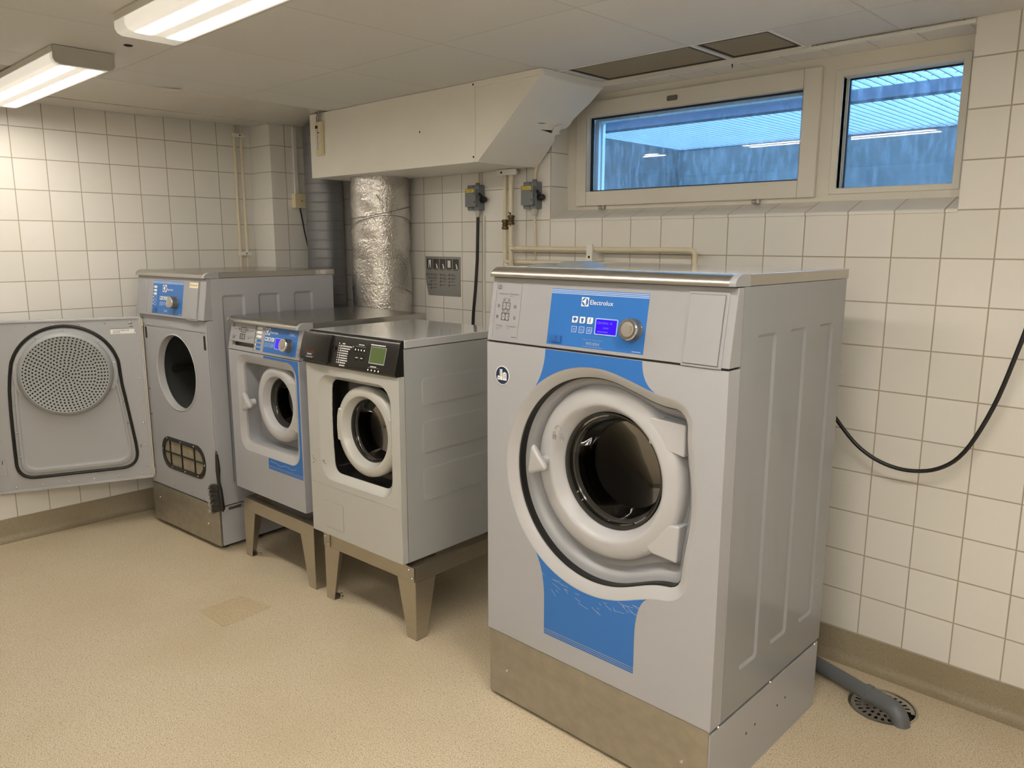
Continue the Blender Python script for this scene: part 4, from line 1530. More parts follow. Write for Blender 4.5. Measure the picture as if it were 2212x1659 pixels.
def detergent_label(mapf, root, x0, x1, z0, z1, big=True):
    """printed compartment guide: words and a little map of the drawer"""
    g = G()
    w, h = x1 - x0, z1 - z0
    X = lambda u: x0 + w * u
    Z = lambda v: z0 + h * v
    tm = -.0006
    if big:
        text_g(g, 'Sköljmedel', X(.12), Z(.79), w=w * .34, h=.0052, y=tm)
        text_g(g, 'Huvudtvätt', X(.55), Z(.79), w=w * .35, h=.0052, y=tm)
        text_g(g, 'Flytande', X(.55), Z(.755), w=w * .16, h=.0032, y=tm)
        text_g(g, 'Förtvätt', X(.12), Z(.21), w=w * .24, h=.0055, y=tm)
        text_g(g, 'Pulver eller', X(.12), Z(.175), w=w * .2, h=.003, y=tm)
        text_g(g, 'flytande', X(.12), Z(.15), w=w * .14, h=.003, y=tm)
        text_g(g, 'Huvudtvätt', X(.56), Z(.21), w=w * .34, h=.0052, y=tm)
        text_g(g, 'Pulver', X(.56), Z(.175), w=w * .11, h=.003, y=tm)
        bars(g, X(.78), Z(.03), w * .18, .0018, tm)
        cells = ((.28, .60, .52, .13), (.28, .60, .32, .14))
        heads = True
    else:
        text_g(g, 'Sköljmedel', X(.14), Z(.64), w=w * .24, h=.0050, y=tm)
        text_g(g, 'Huvudtvätt', X(.72), Z(.64), w=w * .25, h=.0050, y=tm)
        text_g(g, 'Flytande', X(.73), Z(.55), w=w * .12, h=.0035, y=tm)
        text_g(g, 'Förtvätt', X(.10), Z(.28), w=w * .16, h=.0050, y=tm)
        bars(g, X(.10), Z(.20), w * .13, .003, tm)
        bars(g, X(.10), Z(.12), w * .10, .003, tm)
        text_g(g, 'Huvudtvätt', X(.73), Z(.28), w=w * .25, h=.0050, y=tm)
        bars(g, X(.74), Z(.2), w * .07, .003, tm)
        cells = ((.42, .64, .50, .30), (.40, .62, .12, .32))
        heads = False
    for k, (a, b, v, dv) in enumerate(cells):
        zz0, zz1 = Z(v), Z(v + dv)
        aa, bb = X(a), X(b)
        m_ = (aa + bb) / 2
        e = w * .018
        if k == 0:
            hs = [rect(aa + e, m_ - e * .6, zz0 + e, zz1 - e), rect(m_ + e * .6, bb - e, zz0 + e, zz1 - e)]
        else:
            hs = [rrect(aa + e, m_ - e * .6, zz0 + e, zz1 - e, (m_ - aa) * .42), rrect(m_ + e * .6, bb - e, zz0 + e, zz1 - e, (m_ - aa) * .42)]
        g.plate(rect(aa, bb, zz0, zz1), hs, tm - .0003, tm)
        for cx in ((aa + m_) / 2 - e, (m_ + bb) / 2 + e):
            g.plate(circ(cx, (zz0 + zz1) / 2, e * .9, 8), [], tm - .0003, tm)
        if heads:
            oo = rrect(aa + e, bb - e, zz1 + .001, zz1 + h * .075, .006)
            ii = rrect(aa + e + .0007, bb - e - .0007, zz1 + .0016, zz1 + h * .075 - .0007, .0055)
            g.plate(oo, [ii], tm - .0003, tm)
            for cx in ((aa + m_) / 2, (m_ + bb) / 2):
                g.plate(circ(cx, zz1 + h * .04, .003, 8), [circ(cx, zz1 + h * .04, .002, 8)], tm - .0003, tm)
    # side symbols
    for (cx, v, k) in ((.14 if big else .36, .58 if big else .66, 0), (.80 if big else .69, .58 if big else .66, 1), (.12, .38, 2), (.82, .38, 2)):
        if not big and k == 2:
            continue
        X0, Z0 = X(cx), Z(v)
        s = w * .05 if big else w * .03
        if k < 2:
            g.plate(circ(X0, Z0, s, 14), [circ(X0, Z0, s * .78, 14)], tm - .0003, tm)
            g.plate(circ(X0, Z0, s * .35, 8), [], tm - .0003, tm)
        else:
            g.plate([(X0 - s * .8, Z0 + s), (X0 - s * .5, Z0 - s), (X0 + s * .5, Z0 - s), (X0 + s * .8, Z0 + s), (X0 + s * .62, Z0 + s), (X0 + s * .38, Z0 - s * .8), (X0 - s * .38, Z0 - s * .8), (X0 - s * .62, Z0 + s)], [], tm - .0003, tm)
            g.box(X0 - s * .1, X0 + s * .1, tm - .0003, tm, Z0 - s * .4, Z0 + s * .9)
    # open-book symbol
    bx, bz, s = (X(.12), Z(.925), w * .07) if big else (X(.10), Z(.86), w * .04)
    g.plate(rrect(bx - s, bx + s, bz - s * .9, bz + s * .9, s * .5), [rect(bx - s * .8, bx - s * .15, bz - s * .55, bz + s * .75), rect(bx + s * .15, bx + s * .8, bz - s * .55, bz + s * .75)], tm - .0003, tm)
    g.xf(mapf)
    obj('printed_guide', g, M_GREYPR, root)


def handle(root, cx, y, cz, s, lean=0.0):
    """three-cornered white door handle"""
    pts = []
    A = [(-.62, -1.0), (.95, -.38), (-.30, 1.05)]
    n = 10
    ctr = [(.0, -.62), (.22, .28), (-.42, .02)]
    out = []
    for k in range(3):
        p0, p2 = A[k], A[(k + 1) % 3]
        q = ctr[k]
        for i in range(n):
            t = i / n
            out.append(((1 - t) ** 2 * p0[0] + 2 * t * (1 - t) * q[0] + t * t * p2[0], (1 - t) ** 2 * p0[1] + 2 * t * (1 - t) * q[1] + t * t * p2[1]))
    # soften the corners
    def soft(sc):
        m = len(out)
        r = []
        for i in range(m):
            x = sum(out[(i + j) % m][0] for j in (-2, -1, 0, 1, 2)) / 5
            z = sum(out[(i + j) % m][1] for j in (-2, -1, 0, 1, 2)) / 5
            r.append((x * sc, z * sc))
        return r
    g = G()
    g.loft([[(cx + x * s, y + yy, cz + z * s) for x, z in soft(sc)] for sc, yy in ((.90, 0), (1.0, -.004), (1.0, -.012), (.9, -.018), (.7, -.0205))], True, True)
    g.cyl((cx + .1 * s, y + .03, cz - .1 * s), (cx + .1 * s, y, cz - .1 * s), s * .3, 14)
    return obj('handle', g, M_CHAMFER, root, smooth=60)


# ================================================================== 1  LARGE WASHING MACHINE
BW, BD = 0.847, 0.711
big = thing('washing_machine', 'largest grey washing machine with blue decal in the right foreground', 'washing machine', (2.803, -1.087, 0.0), 0.0)
cabinet(big, BW, BD, .247, 1.433, .059, [(.140, .252, .366, 1.307), (.333, .442, .368, 1.307), (.529, .632, .364, 1.306)], M_SIDE_SHADED, .006, .008)
# steel plinth
pl = obj('plinth', G().box(.004, BW - .006, .004, .012, .012, .243), M_PLINTH, big, bevel=.002)
screws(pl, [(.085, .004, .115), (.763, .004, .117)], .0065, .004)
g = G()
g.box(.004, .016, .012, BD, .012, .236)
g.box(BW - .014, BW - .002, .008, BD, .0, .2335)
g.box(.016, BW - .014, BD - .012, BD, .012, .236)
base = obj('base_frame', g, M_PAINT, big, bevel=.0015)
g = G()
for (yy, zz) in ((.221, .135), (.275, .138), (.423, .131), (.478, .133)):
    g.lathe([(.0045, 0), (.0001, .0004)], (BW - .002, yy, zz), 'x', 10)
obj('bolt_hole', g, M_DARK, base)
screws(base, [(BW - .002, .05, .238), (BW - .002, .361, .236), (BW - .002, .683, .232)], .006, .004, 'x')
g = G().box(.02, BW - .02, .02, BD - .02, .236, .247)
obj('gasket_gap', g, M_DARK, big)
obj('foot', G().cyl((.04, .06, 0), (.04, .06, .02), .02, 16), M_RUBBER, big)
obj('foot', G().cyl((BW - .05, .08, 0), (BW - .05, .08, .02), .02, 16), M_RUBBER, big)
obj('foot', G().cyl((.04, BD - .06, 0), (.04, BD - .06, .02), .02, 16), M_RUBBER, big)

CO = (.43, .848)


def sd_big(a, b):
    return smin(math.hypot(a - CO[0], b - CO[1]) - .342, sd_rr(a, b, .50, .757, .574, 1.139, .075), .05)


o0 = polar(sd_big, CO, 0.0, 160)
o1 = polar(sd_big, CO, -.006, 160)
o2 = polar(sd_big, CO, -.030, 160)
o3 = polar(sd_big, CO, -.034, 160)
o4 = polar(sd_big, CO, -.046, 160)
o5 = polar(sd_big, CO, -.056, 160)
g = G()
g.plate(rect(0.0, BW, .247, 1.229), [o0], 0.0, .0575)
obj('front_panel', g, M_PAINT, big, bevel=.0018)
g = G()
g.loft([ring_pts(o0, .0004), ring_pts(o1, .002), ring_pts(o2, .022), ring_pts(o2, .028)])
obj('opening_rim', g, M_CHAMFER, big, smooth=30)
g = G()
g.loft([ring_pts(o2, .026), ring_pts(o3, .028), ring_pts(o3, .056)])
obj('rubber_seal', g, M_RUBBER, big, smooth=30)
g = G()
CD = (.440, .872)
g.loft([ring_pts(o2, .052), ring_pts(o4, .054), ring_pts(o5, .060), ring_pts(polar(sd_big, CO, -.075, 160), .092)])
g.plate(polar(sd_big, CO, -.073, 160), [circ(CD[0], CD[1], .185, 64)], .090, .096)
obj('door_recess', g, M_RECESS, big, smooth=35)
# decal above and below the opening
def on_outline(t0, t1, n=24):
    r = []
    for i in range(n + 1):
        t = t0 + (t1 - t0) * i / n
        lo, hi = 0.0, 1.0
        for _ in range(36):
            m = (lo + hi) / 2
            if sd_big(CO[0] + m * math.cos(t), CO[1] + m * math.sin(t)) < .0015:
                lo = m
            else:
                hi = m
        r.append((CO[0] + lo * math.cos(t), CO[1] + lo * math.sin(t)))
    return r


def ang(a, b):
    return math.atan2(b - CO[1], a - CO[0])


def qcurve(p0, q, p1, n=8):
    return [((1 - t) ** 2 * p0[0] + 2 * t * (1 - t) * q[0] + t * t * p1[0], (1 - t) ** 2 * p0[1] + 2 * t * (1 - t) * q[1] + t * t * p1[1]) for t in [i / n for i in range(n + 1)]]


top_arc = on_outline(ang(.625, 1.131), ang(.205, 1.118))
up = [(.248, 1.228), (.593, 1.228)] + qcurve((.593, 1.22), (.596, 1.165), top_arc[0])[:-1] + top_arc + qcurve(top_arc[-1], (.243, 1.16), (.248, 1.22))[1:]
bot_arc = on_outline(ang(.217, .577), ang(.622, .573))
dn = qcurve((.253, .42), (.254, .52), bot_arc[0])[:-1] + bot_arc + qcurve(bot_arc[-1], (.594, .53), (.595, .42))[1:] + [(.595, .335), (.253, .335)]
obj('blue_decal', G().plate(up, [], -.0007, -.0001), M_BLUE, big)
dd = obj('blue_decal', G().plate(dn, [], -.0007, -.0001), M_BLUE, big)
g = G()
for z in (.3165, .3225, .3285):
    g.plate(rect(.253, .595, z, z + .0040), [], -.0007, -.0001)
obj('decal_stripe', g, M_BLUE, dd)
# scratches below the opening
g = G()
for k in range(34):
    t = random.uniform(ang(.25, .55), ang(.66, .56))
    rr = .345 + abs(random.gauss(0, .022)) + .008
    cx, cz = CO[0] + rr * math.cos(t), CO[1] + rr * math.sin(t)
    L_, a = random.uniform(.004, .02), random.uniform(-.9, .1)
    dx, dz = math.cos(a) * L_, math.sin(a) * L_
    nx, nz = -math.sin(a) * .0004, math.cos(a) * .0004
    g.plate([(cx - dx - nx, cz - dz - nz), (cx + dx - nx, cz + dz - nz), (cx + dx + nx, cz + dz + nz), (cx - dx + nx, cz - dz + nz)], [], -.0010, -.0007)
q_ = obj('scratches', g, M_SILVERPR, dd)
q_['kind'] = 'stuff'
badge(big, .069, 1.127, .030)

# door
dr = G()
prof = [(.262, .094), (.263, .068), (.258, .054), (.248, .047), (.212, .043), (.206, .0435), (.199, .049), (.180, .084), (.177, .092)]
dr.lathe(prof, (CD[0], 0, CD[1]), 'y', 96)
door = obj('door', dr, M_DOORW, big, smooth=40)
g = G().lathe([(.177, .082), (.170, .084), (.166, .100), (.160, .104)], (CD[0], 0, CD[1]), 'y', 80)
obj('glass_seal', g, M_BELLOW, door)
g = G().lathe([(.168, .092), (.163, .096), (.156, .120), (.148, .155), (.135, .178), (.09, .190), (.002, .193)], (CD[0], 0, CD[1]), 'y', 72, False, True)
obj('door_glass', g, M_DOORGLASS, door)
g = G().lathe([(.163, .100), (.158, .104), (.154, .118)], (CD[0], 0, CD[1]), 'y', 72)
obj('glass_ring', g, M_GLASSRING, door)
handle(door, .210, .016, .876, .056)
g = G()
for (x0, x1, z0, z1) in ((.590, .706, .972, 1.067), (.585, .700, .668, .775)):
    if z0 > .9:
        pts = [(x0, z0 + .02), (x1, z0), (x1, z1 - .006), (x0, z1)]
    else:
        pts = [(x0, z0 + .03), (x0 + .03, z0 + .006), (x1 - .006, z0), (x1, z1), (x1 - .035, z1 - .002)]
    gg = G().plate(pts, [], .046, .094)
    obj('hinge', gg, M_DOORW, door, bevel=.005, seg=3)
# padlock symbols pressed into the door
g = G()
for k, (lx, lz) in enumerate(((.251, .953), (.281, .951))):
    g.plate(rrect(lx - .0065, lx + .0065, lz - .009, lz + .006, .002), [rrect(lx - .005, lx + .005, lz - .0075, lz + .0045, .001)], .0405, .043)
    g.tube([(lx - .004 - (.002 if k == 0 else 0), .0412, lz + .006), (lx - .003, .0412, lz + .014), (lx + .003, .0412, lz + .014), (lx + .004, .0412, lz + (.006 if k else .010))], .0009, 6)
    g.plate(circ(lx, lz - .001, .0018, 8), [], .0405, .043)
g.tube([(.254 + .012 * (1 - math.cos(t)), .0412, .978 + .012 * math.sin(t)) for t in [PI * i / 10 for i in range(11)]], .0009, 6)
obj('lock_symbol', g, M_MIDPR, door)
# drum inside
g = G().lathe([(.186, .088), (.20, .20), (.26, .21), (.26, .55), (.24, .565), (.002, .565)], (CD[0], 0, CD[1]), 'y', 48, False, True)
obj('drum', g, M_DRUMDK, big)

# control panel, tilted back
PB = slant(0.0, 1.2345, .031, 1.432)
LP = .2004
g = G().loft([[(x, .0, 1.2345), (x, .031, 1.432), (x, .0585, 1.432), (x, .0585, 1.2345)] for x in (0, BW)], True, True)
cp = obj('control_panel', g, M_PANELP, big, bevel=.002)
obj('panel_gap', G().box(.004, BW - .004, .003, .03, 1.2285, 1.2350), M_DARK, big)
obj('top_gap', G().box(.004, BW - .004, .034, .06, 1.4315, 1.4335), M_DARK, big)
# blue fascia
ff = obj('fascia', G().plate(rect(.250, .593, .010, .174), [], -.0004, .0).xf(PB), M_BLUE, cp)
stripes(PB, ff, .250, .593, (.1605, .1650, .1695), .0028)
logo(PB, ff, .365, .391, .128, .154)
g = text_g(G(), 'Electrolux', .397, .1345, w=.080, h=.0135, y=-.0006).xf(PB)
obj('fascia_lettering', g, M_WHITE, ff)
program_buttons(PB, ff, (.339, .3665, .394), .098, .070, .0195, .0185)
display(PB, ff, .426, .498, .054, .095, M_LCD_B)
dial(PB, ff, .553, .0735, .0295, .030)
g = G().plate(rrect(.265, .306, .018, .038, .003), [], -.005, -.0004).xf(PB)
sw = obj('power_switch', g, M_BLUE_BT, ff, bevel=.0008)
obj('switch_rocker', G().plate(rrect(.271, .290, .0205, .0355, .002), [], -.0068, -.005).xf(PB), M_BLUE_BT, sw, bevel=.0006)
g = text_g(G(), 'W5105H', .397, .0195, w=.047, h=.009, y=-.0006)
g.box(.385, .456, -.0008, -.0004, .0345, .0351)
g.box(.385, .456, -.0008, -.0004, .0145, .0151)
bars(g, .556, .0145, .030, .002, -.0005)
g.xf(PB)
obj('model_lettering', g, M_SILVERPR, ff)
# guide label on the left
g = G().plate(rect(.020, .129, .010, .184), [rect(.0208, .1282, .0108, .1832)], -.0009, 0.0).xf(PB)
lb_ = obj('guide_label', g, M_RECESS, cp)
detergent_label(PB, lb_, .021, .128, .011, .183)
# service cover on the right
g = G().plate(rect(.711, .826, -.004, .1885), [], -.003, 0.0).xf(PB)
sc = obj('service_cover', g, M_PANELP, cp, bevel=.001)
g = G().plate(rect(.7165, .8175, .002, .1805), [rect(.7178, .8162, .0033, .1792)], -.0036, -.003).xf(PB)
obj('cover_groove', g, mat('groove_shadow', (.14, .14, .15), .5), sc)
g = G().plate(rect(.7180, .8160, .0035, .1790), [], -.0062, -.003).xf(PB)
obj('cover_lid', g, M_PANELP, sc, bevel=.0008)
worktop(big, BW, BD, 1.434, 1.4635, .012, .045, M_STEEL, M_TOPGREY)
# detergent lids on the worktop
for k, (xc, yy, wd, hh) in enumerate(((.120, .125, .072, .012), (.222, .135, .074, .020))):
    R_ = (wd * wd + hh * hh) / (2 * hh)
    arc = [(xc + wd * (2 * i / 14 - 1), 1.4630 + math.sqrt(R_ * R_ - (wd * (2 * i / 14 - 1)) ** 2) - (R_ - hh)) for i in range(15)]
    g = G().plate(arc + [(xc - wd, 1.4632)], [], yy, yy + .10)
    obj('detergent_lid', g, M_GREYBOX, big, smooth=40)

# ================================================================== 2  TUMBLE DRYER
DW, DD = 0.690, 0.750
dry = thing('tumble_dryer', 'grey tumble dryer with open door and round drum hole by the left wall', 'tumble dryer', (0.253, -1.194, 0.0), 0.076)
cabinet(dry, DW, DD, .232, 1.366, .028, [(.083, .207, .333, 1.285), (.283, .407, .333, 1.285), (.494, .614, .333, 1.285)], M_PAINT)
HC, HR = (.352, .878), .196
LINT = rrect(.146, .572, .352, .512, .075, 8)
# front with drum hole and lint screen opening
g = G().plate(rect(0, DW, .232, 1.165), [circ(HC[0], HC[1], HR, 64), rrect(.150, .568, .356, .508, .072, 8)], 0.0, .03)
fp = obj('front_panel', g, M_PAINT, dry, bevel=.002)
g = G()
for (x0, x1, z0, z1) in ((.050, .068, 1.035, 1.098), (.642, .662, 1.020, 1.092)):
    g.plate(rrect(x0, x1, z0, z1, .009), [], -.0008, -.0001)
obj('latch_slot', g, M_DARK, fp)
g = G()
for p in ((.700, .745), (.68, .80), (.672, .50), (.672, .86)):
    g.plate(circ(.675, p[1], .006, 12), [], -.0008, -.0001)
for p in ((.655, 1.135), (.047, .76), (.047, .62)):
    g.plate(circ(p[0], p[1], .005, 12), [], -.0008, -.0001)
obj('bolt_hole', g, M_DARK, fp)
screws(fp, [(.627, 0, 1.13), (.640, 0, 1.128), (.634, 0, 1.112), (.05, 0, 1.14), (.06, 0, 1.125), (.047, 0, 1.118), (.10, 0, .262), (.24, 0, .254), (.42, 0, .250), (.60, 0, .246)], .0042, .002)
# header strip under the panel
obj('header_strip', G().box(.055, .668, -.003, 0.0, 1.108, 1.162), M_PAINT, dry)
obj('edge_trim', G().box(DW - .020, DW - .004, -.006, 0.0, .236, 1.162), M_PAINT, dry, bevel=.002)
# drum mouth ring and drum
g = G().lathe([(HR + .006, -.0012), (HR + .001, -.004), (HR - .003, -.001), (HR - .004, .034)], (HC[0], 0, HC[1]), 'y', 72)
obj('drum_mouth', g, M_CHAMFER, dry)
g = G().lathe([(HR - .003, .034), (HR + .05, .05), (HR + .05, .60), (.002, .60)], (HC[0], 0, HC[1]), 'y', 64, False, True)
drum = obj('drum', g, mat('dryer_drum', (.13, .14, .14), .42, .7), dry)
for a in (.06, .06 + 2 * PI / 3, .06 + 4 * PI / 3):
    g = G()
    c, s_ = math.cos(a + PI), math.sin(a + PI)
    Rb = HR + .05
    g.box(-.035, .0, .10, .59, -.016, .016)
    g.xf(lambda p: Vector((HC[0] + (Rb + p.x) * c - p.z * s_, p.y, HC[1] + (Rb + p.x) * s_ + p.z * c)))
    obj('drum_lifter', g, M_DRUMDK, drum, bevel=.006)
# lint screen
g = G().plate(rrect(.138, .580, .344, .520, .080, 8), [rrect(.160, .558, .366, .498, .066, 8)], -.004, .002)
lf = obj('lint_screen_frame', g, M_BLACK, dry, bevel=.0015)
g = G()
for xx in (.222, .340, .470):
    g.box(xx - .003, xx + .003, -.002, .004, .350, .514)
g.box(.142, .576, -.002, .004, .429, .436)
obj('lint_screen_bar', g, M_BLACK, lf)
obj('lint_screen', G().plate(rrect(.150, .568, .356, .508, .072, 8), [], .004, .008), M_LINT, lf)
screws(lf, [(.20, -.004, .509), (.34, -.004, .509), (.475, -.004, .509), (.571, -.004, .425), (.50, -.004, .355), (.37, -.004, .355), (.235, -.004, .355), (.149, -.004, .445)], .005, .002)
pl = obj('plinth', G().box(.002, DW - .004, -.006, .006, .022, .229), M_PLINTH, dry, bevel=.002)
screws(pl, [(.075, -.006, .155), (.575, -.006, .118)], .006, .003)
obj('base_frame', G().box(.006, DW - .002, .008, DD - .01, .022, .224), M_PAINT, dry, bevel=.002)
g = G().plate(rect(.02, .10, .2275, .2315), [], 0, .001)
obj('gasket_gap', G().box(.02, DW - .02, .01, DD - .02, .222, .233), M_DARK, dry)
obj('side_clip', G().box(DW - .003, DW + .001, .045, .115, .205, .219), M_STEEL_V, dry)
for (xx, yy) in ((.06, .05), (DW - .06, .05), (.06, DD - .08), (DW - .06, DD - .08)):
    obj('foot', G().cyl((xx, yy, 0), (xx, yy, .024), .022, 16), M_RUBBER, dry)
# control panel
PD = slant(-.018, 1.1665, .012, 1.366)
LPD = math.hypot(.030, .1995)
cp = obj('control_panel', G().loft([[(x, -.018, 1.1665), (x, .012, 1.366), (x, .029, 1.366), (x, .029, 1.1665)] for x in (0, DW - .002)], True, True), M_PANELP, dry, bevel=.002)
ff = obj('fascia', G().plate(rect(.174, .479, .012, .180), [], -.0004, 0).xf(PD), M_BLUE, cp)
stripes(PD, ff, .174, .479, (.1655, .1700, .1745), .0028)
logo(PD, ff, .274, .313, .123, .160)
g = text_g(G(), 'Electrolux', .318, .1320, w=.062, h=.012, y=-.0006).xf(PD)
obj('fascia_lettering', g, M_WHITE, ff)
program_buttons(PD, ff, (.251, .2755, .300), .101, .073, .0205, .0185)
display(PD, ff, .327, .395, .052, .100, M_LCD_V, False)
dial(PD, ff, .412, .0755, .0285, .036)
g = G()
for k in range(6):
    z = .153 - k * .0175
    if k < 3:
        g.plate(rrect(.186, .214, z - .012, z, .002), [], -.0009, -.0004)
        g.plate(rect(.179, .184, z - .009, z - .003), [], -.0009, -.0004)
    else:
        g.plate(rect(.178, .182, z - .009, z - .003), [], -.0009, -.0004)
        g.plate(rect(.186, .213, z - .012, z), [rect(.1868, .2122, z - .0112, z - .0008)], -.0009, -.0004)
g.xf(PD)
obj('indicator', g, M_WHITE, ff)
sw = obj('power_switch', G().plate(rrect(.182, .223, .0175, .040, .003), [], -.005, -.0004).xf(PD), M_BLUE_BT, ff, bevel=.0008)
obj('switch_rocker', G().plate(rrect(.188, .206, .020, .037, .002), [], -.0068, -.005).xf(PD), M_BLUE_BT, sw, bevel=.0006)
g = G()
g.box(.285, .350, -.0008, -.0004, .0365, .0371)
g.box(.285, .350, -.0008, -.0004, .0185, .0191)
bars(g, .300, .025, .034, .006, -.0005)
bars(g, .450, .0165, .026, .002, -.0005)
g.xf(PD)
obj('model_lettering', g, M_BLUE_LT, ff)
g = G()
g.plate(rect(.024, .112, .012, .190), [rect(.0246, .1114, .0126, .1894)], -.0005, 0)
for k, (x, w_) in enumerate(((.036, .008), (.062, .024), (.060, .02), (.052, .036), (.052, .036), (.052, .03), (.055, .022), (.050, .034), (.054, .03), (.05, .036), (.056, .02))):
    z = .178 - k * .0150
    g.plate(rect(x, x + w_, z - .008, z), [rect(x + .0006, x + w_ - .0006, z - .0074, z - .0006)], -.0005, 0)
    bars(g, x + .003, z - .012, w_ * .8, .0015, 0)
g.xf(PD)
obj('printed_guide', g, M_MIDPR, cp)
sc = obj('service_cover', G().plate(rect(.536, .632, -.004, .1875), [], -.003, 0.0).xf(PD), M_PANELP, cp, bevel=.001)
obj('cover_groove', G().plate(rect(.5405, .6285, .002, .1835), [rect(.5418, .6272, .0033, .1822)], -.0036, -.003).xf(PD), M_GREYPR, sc)
obj('cover_lid', G().plate(rect(.542, .627, .0035, .182), [], -.0050, -.003).xf(PD), M_PANELP, sc)
nt_ = obj('tape_note', G().plate(rect(.544, .626, .154, .181), [], -.0054, -.0050).xf(PD), M_NOTE, sc)
g = G()
for (x0, z0, x1_, z1_) in ((.549, .172, .555, .172), (.555, .172, .550, .163), (.550, .163, .556, .163), (.559, .172, .559, .163), (.563, .172, .567, .172), (.565, .172, .565, .163), (.573, .172, .573, .163), (.573, .165, .578, .164), (.579, .170, .584, .163), (.584, .163, .586, .170), (.588, .164, .592, .170), (.594, .169, .594, .163), (.597, .167, .602, .167), (.604, .170, .607, .163), (.607, .163, .611, .170), (.614, .172, .614, .163), (.612, .169, .619, .170)):
    g.tube([(x0, -.0056, z0), (x1_, -.0056, z1_)], .0006, 5)
g.xf(PD)
obj('note_handwriting', g, M_GREYPR, nt_)
worktop(dry, DW, DD, 1.367, 1.395, -.002, .045, M_WORKTOP, None)

# open door, hung on the left edge
DA = -1.93 - 0.076
piv = bpy.data.objects.new('door', None)
COL.objects.link(piv)
piv.parent = dry
piv.location = (.037, -.012, 0)
piv.rotation_euler = (0, 0, DA)
DL, DZ0, DZ1 = .735, .262, 1.150
TH = .026


def dj(name, g, m, parent=None, **k):
    return obj(name, g, m, piv if parent is None else parent, **k)


# inner face looks along local +... : the inside is at y = 0, outside at y = -TH (towards the wall)
g = G()
g.box(0.0, DL, -TH, -.004, DZ0, DZ1)
dj('door_shell', g, M_PAINT, bevel=.003)
g = G().plate(rect(.001, DL - .001, DZ0 + .001, DZ1 - .001), [rect(.012, DL - .012, DZ0 + .014, DZ1 - .012)], -.004, .006)
dj('door_edge_trim', g, M_CHAMFER, bevel=.002)
g = G().box(.012, DL - .012, -.004, .0, DZ0 + .014, DZ1 - .012)
sheet = dj('inner_sheet', g, M_DOORIN)
dj('door_edge_strip', G().box(-.004, .0, -TH, .004, DZ0 + .01, DZ1 - .01), mat('ivory_edge', (.72, .66, .52), .4))
# gasket: horseshoe
path = []
FC, FR = (.368, .870), .212
for i in range(25):
    t = PI * .95 - (PI * .95 - PI * .07) * i / 24
    path.append((FC[0] + .247 * math.cos(t), .004, FC[1] + .245 * math.sin(t)))
path = [(.076 + .0, .004, .470), (.092, .004, .60), (.107, .004, .72), (.118, .004, .80)] + path + [(.626, .004, .80), (.632, .004, .60)]
path += elbow((.632, .004, .60), (.632, .004, .335), (.30, .004, .335), .085, 8)
path += [(.45, .004, .335), (.30, .004, .335)]
path += elbow((.30, .004, .335), (.072, .004, .335), (.074, .004, .6), .085, 8)
dj('door_gasket', G().tube(smooth_path(path, 2), .0080, 10, closed=True), M_RUBBER)
# raised inner pan inside the gasket
pan = []
for i in range(25):
    t = PI * .95 - (PI * .95 - PI * .07) * i / 24
    pan.append((FC[0] + .226 * math.cos(t), FC[1] + .226 * math.sin(t)))
pan = [(.100, .470), (.112, .60), (.125, .72), (.136, .80)] + pan + [(.606, .80), (.610, .60)] + [(p[0], p[2]) for p in elbow((.610, 0, .60), (.610, 0, .358), (.30, 0, .358), .07, 8)] + [(p[0], p[2]) for p in elbow((.30, 0, .358), (.097, 0, .358), (.099, 0, .6), .07, 8)]
pc = (sum(p[0] for p in pan) / len(pan), sum(p[1] for p in pan) / len(pan))
sh = lambda k: [(pc[0] + (p[0] - pc[0]) * k, pc[1] + (p[1] - pc[1]) * k) for p in pan]
g = G()
g.loft([[(a, .0, b) for a, b in pan], [(a, .010, b) for a, b in pan], [(a, .012, b) for a, b in sh(.985)], [(a, .012, b) for a, b in sh(.955)], [(a, .006, b) for a, b in sh(.935)], [(a, .005, b) for a, b in sh(.92)]], True, True)
panob = dj('inner_pan', g, M_DOORIN, smooth=30)
# flange that carries the perforated drum cover
g = G()
fl = [(FC[0] + .236 * math.cos(t), FC[1] + .232 * math.sin(t)) for t in [-.42 + (PI + .84) * i / 40 for i in range(41)]]
g.plate(fl, [], .006, .014)
dj('cover_flange', g, M_DOORIN, bevel=.002)
g = G().lathe([(.218, .012), (.216, .030), (.208, .046), (.198, .052), (.192, .050), (.002, .050)], (FC[0], 0, FC[1]), 'y', 80, False, True)
rows = []
g.cm = 1
for ring in range(1, 14):
    rr = ring * .01475
    nh = max(6, int(2 * PI * rr / .0178))
    for k in range(nh):
        a = 2 * PI * (k + .5 * (ring % 2)) / nh
        hx, hz = FC[0] + rr * math.cos(a), FC[1] + rr * math.sin(a)
        g.add([(hx + .0047 * math.cos(q), .0506, hz + .0047 * math.sin(q)) for q in [2 * PI * i / 9 for i in range(9)]], [tuple(range(9))])
g.add([(FC[0] + .004 * math.cos(q), .0506, FC[1] + .004 * math.sin(q)) for q in [2 * PI * i / 9 for i in range(9)]], [tuple(range(9))])
dj('perforated_cover', g, [M_PERF, M_DARK])
